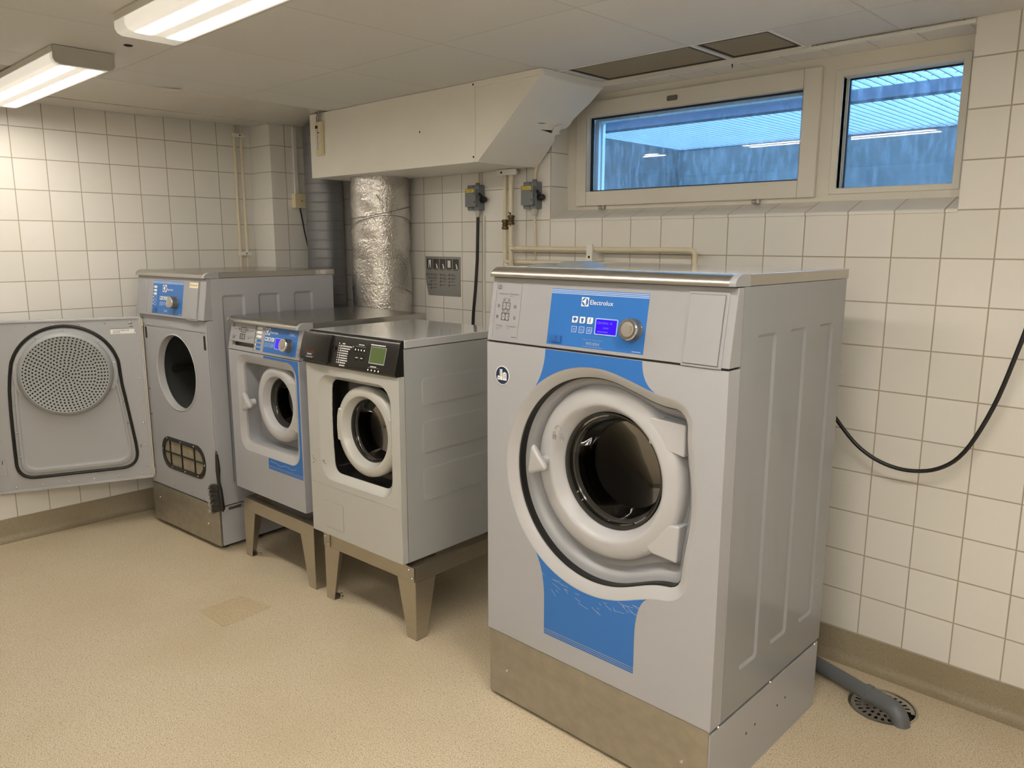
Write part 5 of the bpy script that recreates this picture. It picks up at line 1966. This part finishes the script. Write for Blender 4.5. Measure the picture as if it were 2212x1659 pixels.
# screws on the inner sheet
for k in range(6):
    xx = .055 + k * .118
    dj('screw', G().dome((xx, 0, 0), .0052, .003, 'y').xf(lambda p: Vector((p.x, -p.y, p.z + DZ1 - .030))), M_CHROME, sheet)
    dj('screw', G().dome((xx, 0, 0), .0052, .003, 'y').xf(lambda p: Vector((p.x, -p.y, p.z + DZ0 + .030))), M_CHROME, sheet)
for k in range(7):
    zz = .33 + k * .122
    dj('screw', G().dome((.030, 0, zz), .005, .003, 'y').xf(lambda p: Vector((p.x, -p.y, p.z))), M_CHROME, sheet)
for a in (.30, 1.0, PI / 2 + .05, 2.35, 2.95):
    p0 = (FC[0] + .226 * math.cos(a), 0, FC[1] + .222 * math.sin(a))
    dj('screw', G().dome(p0, .005, .003, 'y').xf(lambda p: Vector((p.x, -p.y + .014, p.z))), M_CHROME, panob)
for p0 in ((.118, .70), (.106, .58), (.612, .72), (.614, .58), (.612, .45)):
    dj('screw', G().dome((p0[0], 0, p0[1]), .0045, .003, 'y').xf(lambda p: Vector((p.x, -p.y + .011, p.z))), M_CHROME, panob)
# labels, clips and slots
dj('hinge_plate', G().box(.036, .152, 0, .002, 1.093, 1.120), M_DOORIN, bevel=.0006)
g = G()
g.box(.042, .062, .002, .0026, 1.112, 1.116)
g.box(.042, .058, .002, .0026, 1.097, 1.101)
dj('clip_slot', g, M_GREYPR)
ty = dj('type_label', G().box(.036, .150, 0, .0008, 1.062, 1.086), M_WHITE)
g = G()
for k in range(16):
    xx = .062 + k * .0025
    g.box(xx, xx + random.uniform(.0006, .0016), .0008, .0012, 1.076, 1.083)
for k in range(3):
    for q in range(5):
        g.box(.105 + q * .007, .105 + q * .007 + random.uniform(.003, .006), .0008, .0012, 1.066 + k * .006, 1.0685 + k * .006)
dj('label_print', g, M_GREYPR, ty)
dj('clip_plate', G().box(.668, .722, 0, .004, 1.083, 1.118), M_DOORIN, bevel=.001)
dj('clip_plate', G().box(.676, .722, 0, .005, .358, .44), M_DOORIN, bevel=.001)
dj('clip_plate', G().box(.048, .075, 0, .0015, .36, .455), M_DOORIN, bevel=.0005)
g = G()
for xx in (.050, .070):
    g.box(xx, xx + .004, .0015, .0022, .438, .454)
g.box(.680, .700, .004, .0046, 1.088, 1.092)
g.box(.680, .700, .004, .0046, 1.108, 1.112)
g.box(.690, .694, .005, .0056, .42, .438)
dj('clip_slot', g, M_GREYPR)
# hinges
for zz in (1.118, .300):
    g = G()
    g.cyl((-.006, -.004, zz - .018), (-.006, -.004, zz + .018), .006, 12)
    g.box(-.002, .014, -.002, .002, zz - .012, zz + .012)
    dj('hinge', g, M_HINGE)

# hand brush hanging at the dryer's corner
t = thing('hand_brush', 'black hand brush with grey lint in its bristles hanging on the dryer corner', 'brush', (0.253 + .712 * math.cos(.076), -1.194 + .712 * math.sin(.076), 0), .076)
g = G()
g.tube([(0, -.012, .512), (.002, -.012, .47), (.003, -.012, .43), (.001, -.012, .395), (.004, -.012, .365), (.008, -.012, .335), (.014, -.012, .28), (.020, -.010, .235), (.018, -.010, .222)], [.007, .010, .012, .009, .008, .012, .013, .012, .006], 12)
hb = obj('grip', g, M_BLACK, t)
obj('hanging_eye', G().tube([(.006 * math.cos(a), -.012, .519 + .008 * math.sin(a)) for a in [2 * PI * i / 16 for i in range(16)]], .002, 6, closed=True), M_BLACK, t)
g = G()
for k in range(420):
    u = random.random()
    zb = .36 - .135 * u
    xb = .004 + .012 * u + random.uniform(-.004, .004)
    yb = -.018 + random.uniform(-.006, .006)
    ln = random.uniform(.030, .046)
    ex = xb - random.uniform(.022, .036)
    ey = yb - ln * .75
    ez = zb - random.uniform(-.004, .018)
    g.tube([(xb, yb, zb), ((xb + ex) / 2, (yb + ey) / 2, (zb + ez) / 2 + .002), (ex, ey, ez)], [.0012, .0011, .0006], 4)
br_ = obj('bristles', g, M_BRISTLE, t, smooth=0)
br_['kind'] = 'stuff'
g = G()
for k in range(90):
    zb = random.gauss(.262, .022)
    xb, yb = random.uniform(-.036, -.016), random.uniform(-.058, -.034)
    g.tube([(xb, yb, zb), (xb + random.uniform(-.008, .008), yb + random.uniform(-.008, .008), zb + random.uniform(-.012, .012)), (xb + random.uniform(-.014, .014), yb + random.uniform(-.01, .01), zb + random.uniform(-.018, .018))], .0008, 4)
lf_ = obj('lint', g, M_FLUFF, t, smooth=0)
lf_['kind'] = 'stuff'
obj('hook', G().tube([(-.004, -.010, .545), (-.004, -.016, .532), (-.003, -.015, .522), (-.002, -.008, .524)], .0022, 8), M_CHROME, t)


# ================================================================== STANDS
def stand(label, loc, rz, w, d, h, brackets):
    t = thing('machine_stand', label, 'stand', loc, rz, 'steel machine stands')
    rail = .062
    g = G()
    g.box(0, w, 0, .003, h - rail, h)
    obj('front_rail', g, M_STEEL_V, t)
    obj('rear_rail', G().box(0, w, d - .003, d, h - rail, h), M_STEEL_V, t)
    for x0 in (0, w - .003):
        obj('side_rail', G().box(x0, x0 + .003, .003, d - .003, h - rail, h), M_STEEL_V, t)
    g = G()
    g.box(.003, w - .003, .003, .040, h - .003, h)
    g.box(.003, w - .003, d - .04, d - .003, h - .003, h)
    g.box(.003, .04, .04, d - .04, h - .003, h)
    g.box(w - .04, w - .003, .04, d - .04, h - .003, h)
    obj('top_flange', g, M_STEEL_V, t)
    a, b = .105, .052
    for sx_, sy_ in ((0, 0), (1, 0), (0, 1), (1, 1)):
        g = G()
        # angle leg: tapering wings along x and along y
        fx = lambda v: v if not sx_ else w - v
        fy = lambda v: v if not sy_ else d - v
        zt = h - rail + .001
        e = -.0012
        for pts in ([(0, 0), (b, 0), (a, zt), (0, zt)],):
            q0 = [(fx(p[0]), fy(e), p[1]) for p in pts]
            q1 = [(fx(p[0]), fy(e + .003), p[1]) for p in pts]
            g.loft([q0, q1], True, True)
            q0 = [(fx(e), fy(p[0]), p[1]) for p in pts]
            q1 = [(fx(e + .003), fy(p[0]), p[1]) for p in pts]
            g.loft([q0, q1], True, True)
        g.loft([[(fx(e), fy(e), 0), (fx(b), fy(e), 0), (fx(b), fy(b), 0), (fx(e), fy(b), 0)], [(fx(e), fy(e), .003), (fx(b), fy(e), .003), (fx(b), fy(b), .003), (fx(e), fy(b), .003)]], True, True)
        lg = obj('leg', g, M_STEEL_V, t, smooth=20)
        bx, by = fx(b + .012), fy(.03)
        g = G()
        g.cyl((bx, by, 0), (bx, by, .028), .0045, 8)
        g.cyl((bx, by, .008), (bx, by, .015), .0085, 6)
        obj('anchor_bolt', g, M_CHROME, lg, smooth=20)
        if brackets and not sy_:
            g = G()
            x0, x1 = sorted((fx(.002), fx(.042)))
            g.box(x0, x1, -.006, -.0014, h - .058, h + .001)
            g.box(x0, x1, -.0015, .05, h, h + .001)
            bk = obj('bracket', g, M_STEEL, t, bevel=.001)
            screws(bk, [((x0 + x1) / 2 + .008, -.006, h - .045), ((x0 + x1) / 2 - .010, -.006, h - .012)], .0055, .004)
    return t


ST1 = (1.064, -1.077)
stand('left steel stand with tapered legs under the blue-panelled washer', (ST1[0], ST1[1], 0), .029, .606, .66, .300, False)
stand('right steel stand with tapered legs under the black-panelled washer', (1.766, -1.065, 0), .047, .586, .60, .303, True)

# ================================================================== 3  MIDDLE WASHING MACHINE
MW, MD = .606, .735
mid = thing('washing_machine', 'grey washing machine with blue control panel on the left steel stand', 'washing machine', (1.013, -1.081, 0.0), .030)
Z0m = .346
for (xx, yy) in ((.09, .10), (MW - .05, .10), (.09, .60), (MW - .05, .60)):
    g = G()
    g.cyl((xx, yy, .3025), (xx, yy, .3115), .020, 18)
    g.cyl((xx, yy, .3115), (xx, yy, Z0m), .009, 12)
    obj('foot', g, M_RUBBER, mid)
cabinet(mid, MW, MD, Z0m + .004, 1.166, .048, [(.08, .20, .45, 1.08), (.27, .39, .45, 1.08), (.46, .58, .45, 1.08)], M_PAINT)


def sd_mid(a, b):
    return sd_rr(a, b, .070, .580, .553, 1.018, .070)


CM = (.325, .785)
m0, m1_, m2_, m3_ = polar(sd_mid, CM, 0, 144), polar(sd_mid, CM, -.008, 144), polar(sd_mid, CM, -.036, 144), polar(sd_mid, CM, -.040, 144)
obj('front_panel', G().plate(rect(0, MW, Z0m, 1.033), [m0], 0, .047), M_PAINT, mid, bevel=.0018)
g = G().loft([ring_pts(m0, .0004), ring_pts(m1_, .003), ring_pts(m2_, .016), ring_pts(m2_, .026)])
obj('opening_rim', g, M_CHAMFER, mid, smooth=30)
g = G().loft([ring_pts(m2_, .024), ring_pts(m3_, .026), ring_pts(polar(sd_mid, CM, -.046, 144), .088)])
CMD = (.372, .809)
g.plate(polar(sd_mid, CM, -.044, 144), [circ(CMD[0], CMD[1], .125, 48)], .087, .093)
obj('door_recess', g, M_RECESS, mid, smooth=35)
# decal framing the right side of the opening
dec = [(.318, 1.031), (.318, 1.0195), (.510, 1.0195)] + [p for p in rrect(.070, .5815, .5515, 1.0195, .072, 8) if p[0] > .505][::-1]
top = [p for p in rrect(.0685, .5815, .5515, 1.0195, .0715, 8)]
arcTR = [p for p in top if p[0] > .509 and p[1] > .9][::-1]
arcBR = [p for p in top if p[0] > .509 and p[1] < .7][::-1]
pts = [(.318, 1.031), (.318, 1.0205)] + list(reversed(sorted(arcTR, key=lambda p: p[1]))) + list(reversed(sorted(arcBR, key=lambda p: p[1]))) + [(.316, .5505), (.313, .515), (.598, .515), (.598, 1.031)]
dd = obj('blue_decal', G().plate(pts, [], -.0007, -.0001), M_BLUE, mid)
g = G()
for z in (.4985, .5035, .509):
    g.plate(rect(.313, .598, z, z + .0038), [], -.0007, -.0001)
obj('decal_stripe', g, M_BLUE, dd)
g = G()
g.tube([(.33 + .0085 * k, -.0008, .534 + .004 * math.sin(k * .5) + random.uniform(-.004, .004)) for k in range(26)], .0007, 4)
obj('scratch', g, M_SILVERPR, dd)
# door
g = G().lathe([(.178, .088), (.180, .046), (.174, .032), (.160, .024), (.142, .022), (.128, .026), (.122, .036), (.118, .060), (.114, .070)], (CMD[0], 0, CMD[1]), 'y', 80)
door = obj('door', g, M_DOORW, mid, smooth=40)
obj('glass_seal', G().lathe([(.117, .062), (.112, .064), (.108, .076)], (CMD[0], 0, CMD[1]), 'y', 64), M_BELLOW, door)
obj('door_glass', G().lathe([(.111, .070), (.108, .076), (.102, .11), (.090, .14), (.06, .152), (.002, .155)], (CMD[0], 0, CMD[1]), 'y', 56, False, True), M_DOORGLASS, door)
obj('glass_ring', G().lathe([(.110, .074), (.107, .078), (.104, .090)], (CMD[0], 0, CMD[1]), 'y', 56), M_GLASSRING, door)
handle(door, .176, -.010, .800, .054)
g = G().plate([(.215, .835), (.228, .84), (.228, .790), (.215, .790)], [], .035, .06)
obj('handle_post', g, M_DOORW, door, bevel=.003)
obj('hinge', G().plate([(.470, .715), (.565, .690), (.570, .760), (.535, .772)], [], .022, .074), M_DOORW, door, bevel=.004)
obj('hinge', G().plate([(.455, .925), (.560, .925), (.565, .855), (.53, .85)], [], .022, .074), M_DOORW, door, bevel=.004)
badge(mid, .226, .663, .025, .087)
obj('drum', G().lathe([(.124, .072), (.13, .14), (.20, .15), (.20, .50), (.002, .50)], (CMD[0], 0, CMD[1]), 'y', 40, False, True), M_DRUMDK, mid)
# control panel
PM = slant(0.0, 1.037, .028, 1.165)
LPM = .131
g = G().plate(rect(0, MW, 0, LPM), [rect(.030, .2265, .0205, .0385)], 0.0, .022).xf(PM)
g.box(0, MW, .046, .047, 1.037, 1.165)
g.add([(MW, .01, 1.037), (MW, .04, 1.165), (MW, .0475, 1.165), (MW, .0475, 1.037), (MW - .01, .01, 1.037), (MW - .01, .04, 1.165), (MW - .01, .0475, 1.165), (MW - .01, .0475, 1.037)], [(0, 1, 2, 3), (4, 7, 6, 5), (0, 4, 5, 1), (1, 5, 6, 2), (2, 6, 7, 3), (3, 7, 4, 0)])
cp = obj('control_panel', g, M_PANELP, mid, bevel=.0018)
obj('panel_gap', G().box(.004, MW - .004, .003, .03, 1.0325, 1.0375), M_DARK, mid)
g = G().plate(rect(.006, .2275, .040, .1295), [], -.0022, 0).xf(PM)
dw = obj('detergent_drawer', g, M_PANELP, cp, bevel=.0008)
obj('drawer_grip', G().plate(rect(.03, .2265, .020, .0385), [], .018, .024).xf(PM), M_BLACKG, dw)
PM2 = lambda p: PM((p[0], p[1] - .0022, p[2]))
detergent_label(PM2, dw, .010, .226, .042, .128, False)
g = G().plate(rect(.230, .2316, .006, .130), [], -.0004, .0).xf(PM)
obj('drawer_gap', g, M_GREYPR, cp)
ff = obj('fascia', G().plate(rect(.310, .5775, .011, .1285), [], -.0004, 0).xf(PM), M_BLUE, cp)
logo(PM, ff, .315, .351, .090, .1225)
g = text_g(G(), 'Electrolux', .357, .0990, w=.063, h=.012, y=-.0006).xf(PM)
obj('fascia_lettering', g, M_WHITE, ff)
g = G().plate(rrect(.507, .560, .0995, .1130, .004), [rrect(.508, .559, .1005, .1120, .0035)], -.0008, -.0004)
bars(g, .516, .1035, .034, .0055, -.0004)
g.xf(PM)
obj('model_lettering', g, M_BLUE_LT, ff)
program_buttons(PM, ff, (.317, .3440, .3715), .081, .0545, .0215, .0185)
display(PM, ff, .406, .476, .035, .080, M_LCD_B, False)
dial(PM, ff, .517, .0565, .0295, .036)
g1, g2 = G(), G()
for k in range(6):
    z = .1215 - k * .0190
    (g1 if k < 3 else g2).plate(rrect(.247, .284, z - .012, z, .002), [], -.0009, 0)
    g1.plate(rect(.239, .2435, z - .010, z - .003), [], -.0009, 0)
obj('indicator', g1.xf(PM), M_WHITE, cp)
obj('indicator', g2.xf(PM), M_BLUE, cp)
obj('power_switch', G().plate(rrect(.583, .602, .014, .055, .003), [], -.004, 0).xf(PM), M_PANELP, cp, bevel=.001)
g = G()
g.box(.588, .597, -.0046, -.0039, .044, .0465)
g.box(.588, .597, -.0046, -.0039, .024, .0265)
obj('switch_mark', g.xf(PM), M_GREYPR, cp)
worktop(mid, MW, MD, 1.166, 1.1945, .004, .045, M_WORKTOP, None, 0.0)

# ================================================================== 4  BLACK-PANELLED WASHING MACHINE
KW, KD = .589, .600
blk = thing('washing_machine', 'off-white washing machine with black control panel on the right steel stand', 'washing machine', (1.737, -1.100, 0.0), .039)
for (xx, yy) in ((.07, .10), (KW - .05, .10), (.07, .54), (KW - .05, .54)):
    obj('foot', G().cyl((xx, yy, .3045), (xx, yy, .322), .018, 16), M_RUBBER, blk)
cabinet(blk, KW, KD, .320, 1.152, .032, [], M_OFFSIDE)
for (z0, z1) in ((.926, 1.034), (.738, .866), (.547, .681)):
    g = G()
    l = lambda o_, x_: [(x_, a, b) for a, b in rrect(.113 + o_, KD - .04 - o_, z0 + o_, z1 - o_, .020 - o_ * .3)]
    g.loft([l(0, KW - .0005), l(.0005, KW + .0012), l(.006, KW + .0022), l(.010, KW + .0022)], False, True)
    obj('pressed_panel', g, M_OFFSIDE, blk, smooth=50)


def sd_blk(a, b):
    return sd_rr(a, b, .078, .540, .568, 1.010, .075)


def sd_blk2(a, b):
    # inner black window: slightly barrel-shaped
    bul = .012 * (1 - ((b - .795) / .20) ** 2)
    return sd_rr(a, b, .143 - bul, .507 + bul, .596, .993, .036)


CK = (.335, .795)
k0, k1 = polar(sd_blk, CK, 0, 144), polar(sd_blk2, CK, 0, 144)
mid_ = [((a[0] * .6 + b[0] * .4), (a[1] * .6 + b[1] * .4)) for a, b in zip(k0, k1)]
obj('front_panel', G().plate(rect(0, KW, .320, 1.050), [k0], 0, .030), M_OFFW, blk, bevel=.002)
g = G().loft([ring_pts(k0, .0004), ring_pts(mid_, .010), ring_pts(k1, .026), ring_pts(k1, .030)])
obj('opening_rim', g, M_OFFW, blk, smooth=40)
CKD = (.346, .800)
g = G().loft([ring_pts(k1, .0285), ring_pts(k1, .0705)])
g.plate(polar(sd_blk2, CK, .002, 144), [circ(CKD[0], CKD[1], .140, 48)], .070, .076)
obj('door_recess', g, M_BLACKG, blk, smooth=30)
g = G().lathe([(.184, .070), (.186, .046), (.183, .032), (.174, .025), (.152, .021), (.146, .023), (.141, .032), (.131, .058), (.128, .068)], (CKD[0], 0, CKD[1]), 'y', 80, sq=.99)
door = obj('door', g, M_OFFDOOR, blk, smooth=40)
obj('glass_seal', G().lathe([(.131, .058), (.127, .060), (.124, .075)], (CKD[0], 0, CKD[1]), 'y', 64, sq=1.0), M_BELLOW, door)
obj('door_glass', G().lathe([(.127, .066), (.123, .072), (.116, .105), (.102, .135), (.07, .150), (.002, .154)], (CKD[0], 0, CKD[1]), 'y', 60, False, True, sq=1.0), M_DOORGLASS, door)
obj('glass_ring', G().lathe([(.126, .070), (.122, .074), (.119, .085)], (CKD[0], 0, CKD[1]), 'y', 60, sq=1.0), M_GLASSRING, door)
obj('handle', G().plate([(.172, .742), (.208, .737), (.200, .80), (.208, .876), (.182, .878), (.172, .845), (.168, .80)], [], .020, .062), M_OFFDOOR, door, bevel=.006, seg=3)
obj('hinge', G().plate([(.500, .736), (.538, .730), (.538, .872), (.498, .878), (.518, .80)], [], .022, .064), M_OFFDOOR, door, bevel=.004)
dm = obj('drum', G().lathe([(.130, .072), (.135, .13), (.21, .14), (.21, .42), (.002, .42)], (CKD[0], 0, CKD[1]), 'y', 48, False, True), M_DRUM, blk)
g = G()
for r_ in (.05, .085, .12, .155, .19):
    n_ = int(2 * PI * r_ / .042)
    for k in range(n_):
        a = 2 * PI * k / n_ + r_ * 9
        g.plate(circ(CKD[0] + r_ * math.cos(a), CKD[1] + r_ * math.sin(a), .010, 14), [], .4165, .4185)
obj('drum_dimple', g, mat('dimple', (.42, .40, .37), .35, .8), dm)
# laundry lying in the drum
g = G()
lp = []
for i in range(9):
    row = []
    for j in range(20):
        a = 2 * PI * j / 20
        el = -PI / 2 + PI * i / 8
        q = 1 + .22 * math.sin(3 * a + i) + .14 * math.sin(5 * a - 2 * i)
        row.append((CKD[0] + .02 + .105 * math.cos(el) * math.cos(a) * q, .27 + .10 * math.cos(el) * math.sin(a), CKD[1] - .135 + .048 * math.sin(el) * q))
    lp.append(row)
g.loft(lp, True, True)
tag(obj('laundry', g, M_LAUNDRY, smooth=80), 'dark laundry in the drum of the black-panelled washer', 'laundry')
lau = bpy.data.objects['laundry']
lau.location = (1.737, -1.100, 0)
lau.rotation_euler = (0, 0, .039)
g2 = G()
for (ox, oz) in ((.075, -.085), (.04, -.10), (.095, -.11)):
    g2.lathe([(.001, .016), (.012, .014), (.022, .004), (.020, -.008), (.001, -.014)], (CKD[0] + ox, .235, CKD[1] + oz), 'z', 9)
obj('laundry_edge', g2, M_LAUNDRY2, lau, smooth=80)
# seam, service flap
obj('front_seam', G().box(.006, .574, -.0012, .0, .539, .5425), M_CHAMFER, blk)
fl_ = obj('service_flap', G().plate(rrect(.094, .219, .359, .469, .006), [], -.0022, 0), M_OFFW, blk, bevel=.0008)
obj('flap_gap', G().plate(rrect(.0915, .2215, .3565, .4715, .007), [], -.0007, 0), M_MIDPR, fl_)
g = G()
for k in range(14):
    cx, cz = random.choice(((.03, .640), (.088, .640), (.098, .632))) [0] + random.gauss(0, .008), .638 + random.gauss(0, .007)
    g.plate(circ(cx, cz, random.uniform(.001, .0032), 7), [], -.0006, -.0001)
obj('chipped_paint', g, mat('chip', (.12, .10, .08), .8), blk)
# lid
obj('lid', G().box(0.004, KW, .034, KD + .004, 1.154, 1.185), M_TOPPAINT, blk, bevel=.004, seg=3)
# black control panel: profile leaning back at the top
prof = [(-.012, 1.056), (-.014, 1.066), (.014, 1.172), (.020, 1.180), (.030, 1.184), (.040, 1.1842), (.040, 1.1540), (.033, 1.1530), (.033, 1.050), (-.006, 1.050)]
g = G().loft([[(x, y, z) for y, z in prof] for x in (.002, KW - .004)], True, True)
cp = obj('control_panel', g, M_BLACK, blk, bevel=.003, smooth=40)
PK = slant(-.014, 1.066, .014, 1.172)
g = G()
dprof = [(-.004, .0), (.0, .0), (.0, .112), (-.010, .112), (-.014, .10), (-.018, .05), (-.016, .014), (-.010, .002)]
nx = 8
loops = []
for i in range(nx + 1):
    x = -.012 + .196 * i / nx
    bl = 1 - .35 * abs(2 * i / nx - 1) ** 2
    loops.append([(x, y * bl, z) for y, z in dprof])
g.loft(loops, True, True).xf(PK)
dw = obj('detergent_drawer', g, M_BLACK, cp, smooth=40)
g = G()
bars(g, .040, .030, .058, .007, -.0175, .0008)
obj('drawer_lettering', g.xf(PK), M_RED, dw)
g = G()
bars(g, .050, .020, .030, .005, -.0172, .0008)
g.box(.040, .098, -.0178, -.017, .0265, .0270)
g.box(.040, .098, -.0175, -.0165, .0150, .0155)
bars(g, .044, .0095, .046, .003, -.0165, .0008)
obj('drawer_lettering', g.xf(PK), M_SILVERPR, dw)
obj('drawer_grip', G().plate(rect(.045, .175, -.007, .001), [], -.009, -.002).xf(PK), M_DARK, dw)
g = G().lathe([(.011, 0), (.011, -.003), (.008, -.004), (.006, -.003)], (.205, -.0002, .062), 'y', 20, False, True).xf(PK)
obj('programme_button', g, M_BLACKG, cp)
g, g2_ = G(), G()
for k in range(9):
    z = .0815 - k * .0094
    g.plate(rect(.2275, .2325, z, z + .0045), [], -.0005, -.0001)
    if 0 < k < 9:
        g.plate(rect(.239, .2455, z - .0006, z + .0056), [], -.0005, -.0001)
    bars(g2_, .250, z + .0002, (.016, .062, .052, .042, .042, .042, .042, .048, .036, .036)[k], .0046, -.0001)
bars(g2_, .250, -.004, .034, .0046, -.0001)
obj('programme_lettering', g2_.xf(PK), M_WHITE, cp)
obj('programme_symbols', g.xf(PK), M_WHITE, cp)
g = G()
g.plate(rect(.318, .322, .076, .080), [], -.0005, -.0001)
bars(g, .352, .087, .034, .0034, -.0001)
g.box(.336, .394, -.0005, -.0001, .0812, .0818)
for k in range(4):
    g.plate(circ(.337 + k * .018, .068, .0034, 8), [], -.0013, -.0011)
bars(g, .345, .036, .015, .0034, -.0011)
bars(g, .376, .036, .012, .0034, -.0011)
obj('button_lettering', g.xf(PK), M_WHITE, cp)
g = G()
bars(g, .425, .0935, .088, .0038, -.0001)
bars(g, .442, .0115, .034, .003, -.0001)
g.box(.428, .496, -.0005, -.0001, .0085, .0090)
for k in range(4):
    g.plate(circ(.432 + k * .0205, -.001, .0036, 8), [], -.0013, -.0011)
g.xf(PK)
obj('display_lettering', g, M_WHITE, cp)
for (bx_, bz_, br_) in [(.337 + k * .018, .066, .0075) for k in range(4)] + [(.352, .037, .011), (.382, .037, .011)] + [(.432 + k * .0205, -.001, .0075) for k in range(4)]:
    obj('push_button', G().lathe([(br_, 0), (br_ * .96, -.001), (.0005, -.0011)], (bx_, 0, bz_), 'y', 16, False, True).xf(PK), M_BLACKG, cp)
dsp = obj('display', G().plate(rect(.428, .518, .024, .089), [rect(.4295, .5165, .0275, .0875)], -.0012, 0).xf(PK), M_SILVERPR, cp)
obj('display_screen', G().plate(rect(.4295, .5165, .0275, .0875), [], -.0006, 0).xf(PK), M_LCD_G, dsp)

bpy.context.view_layer.update()
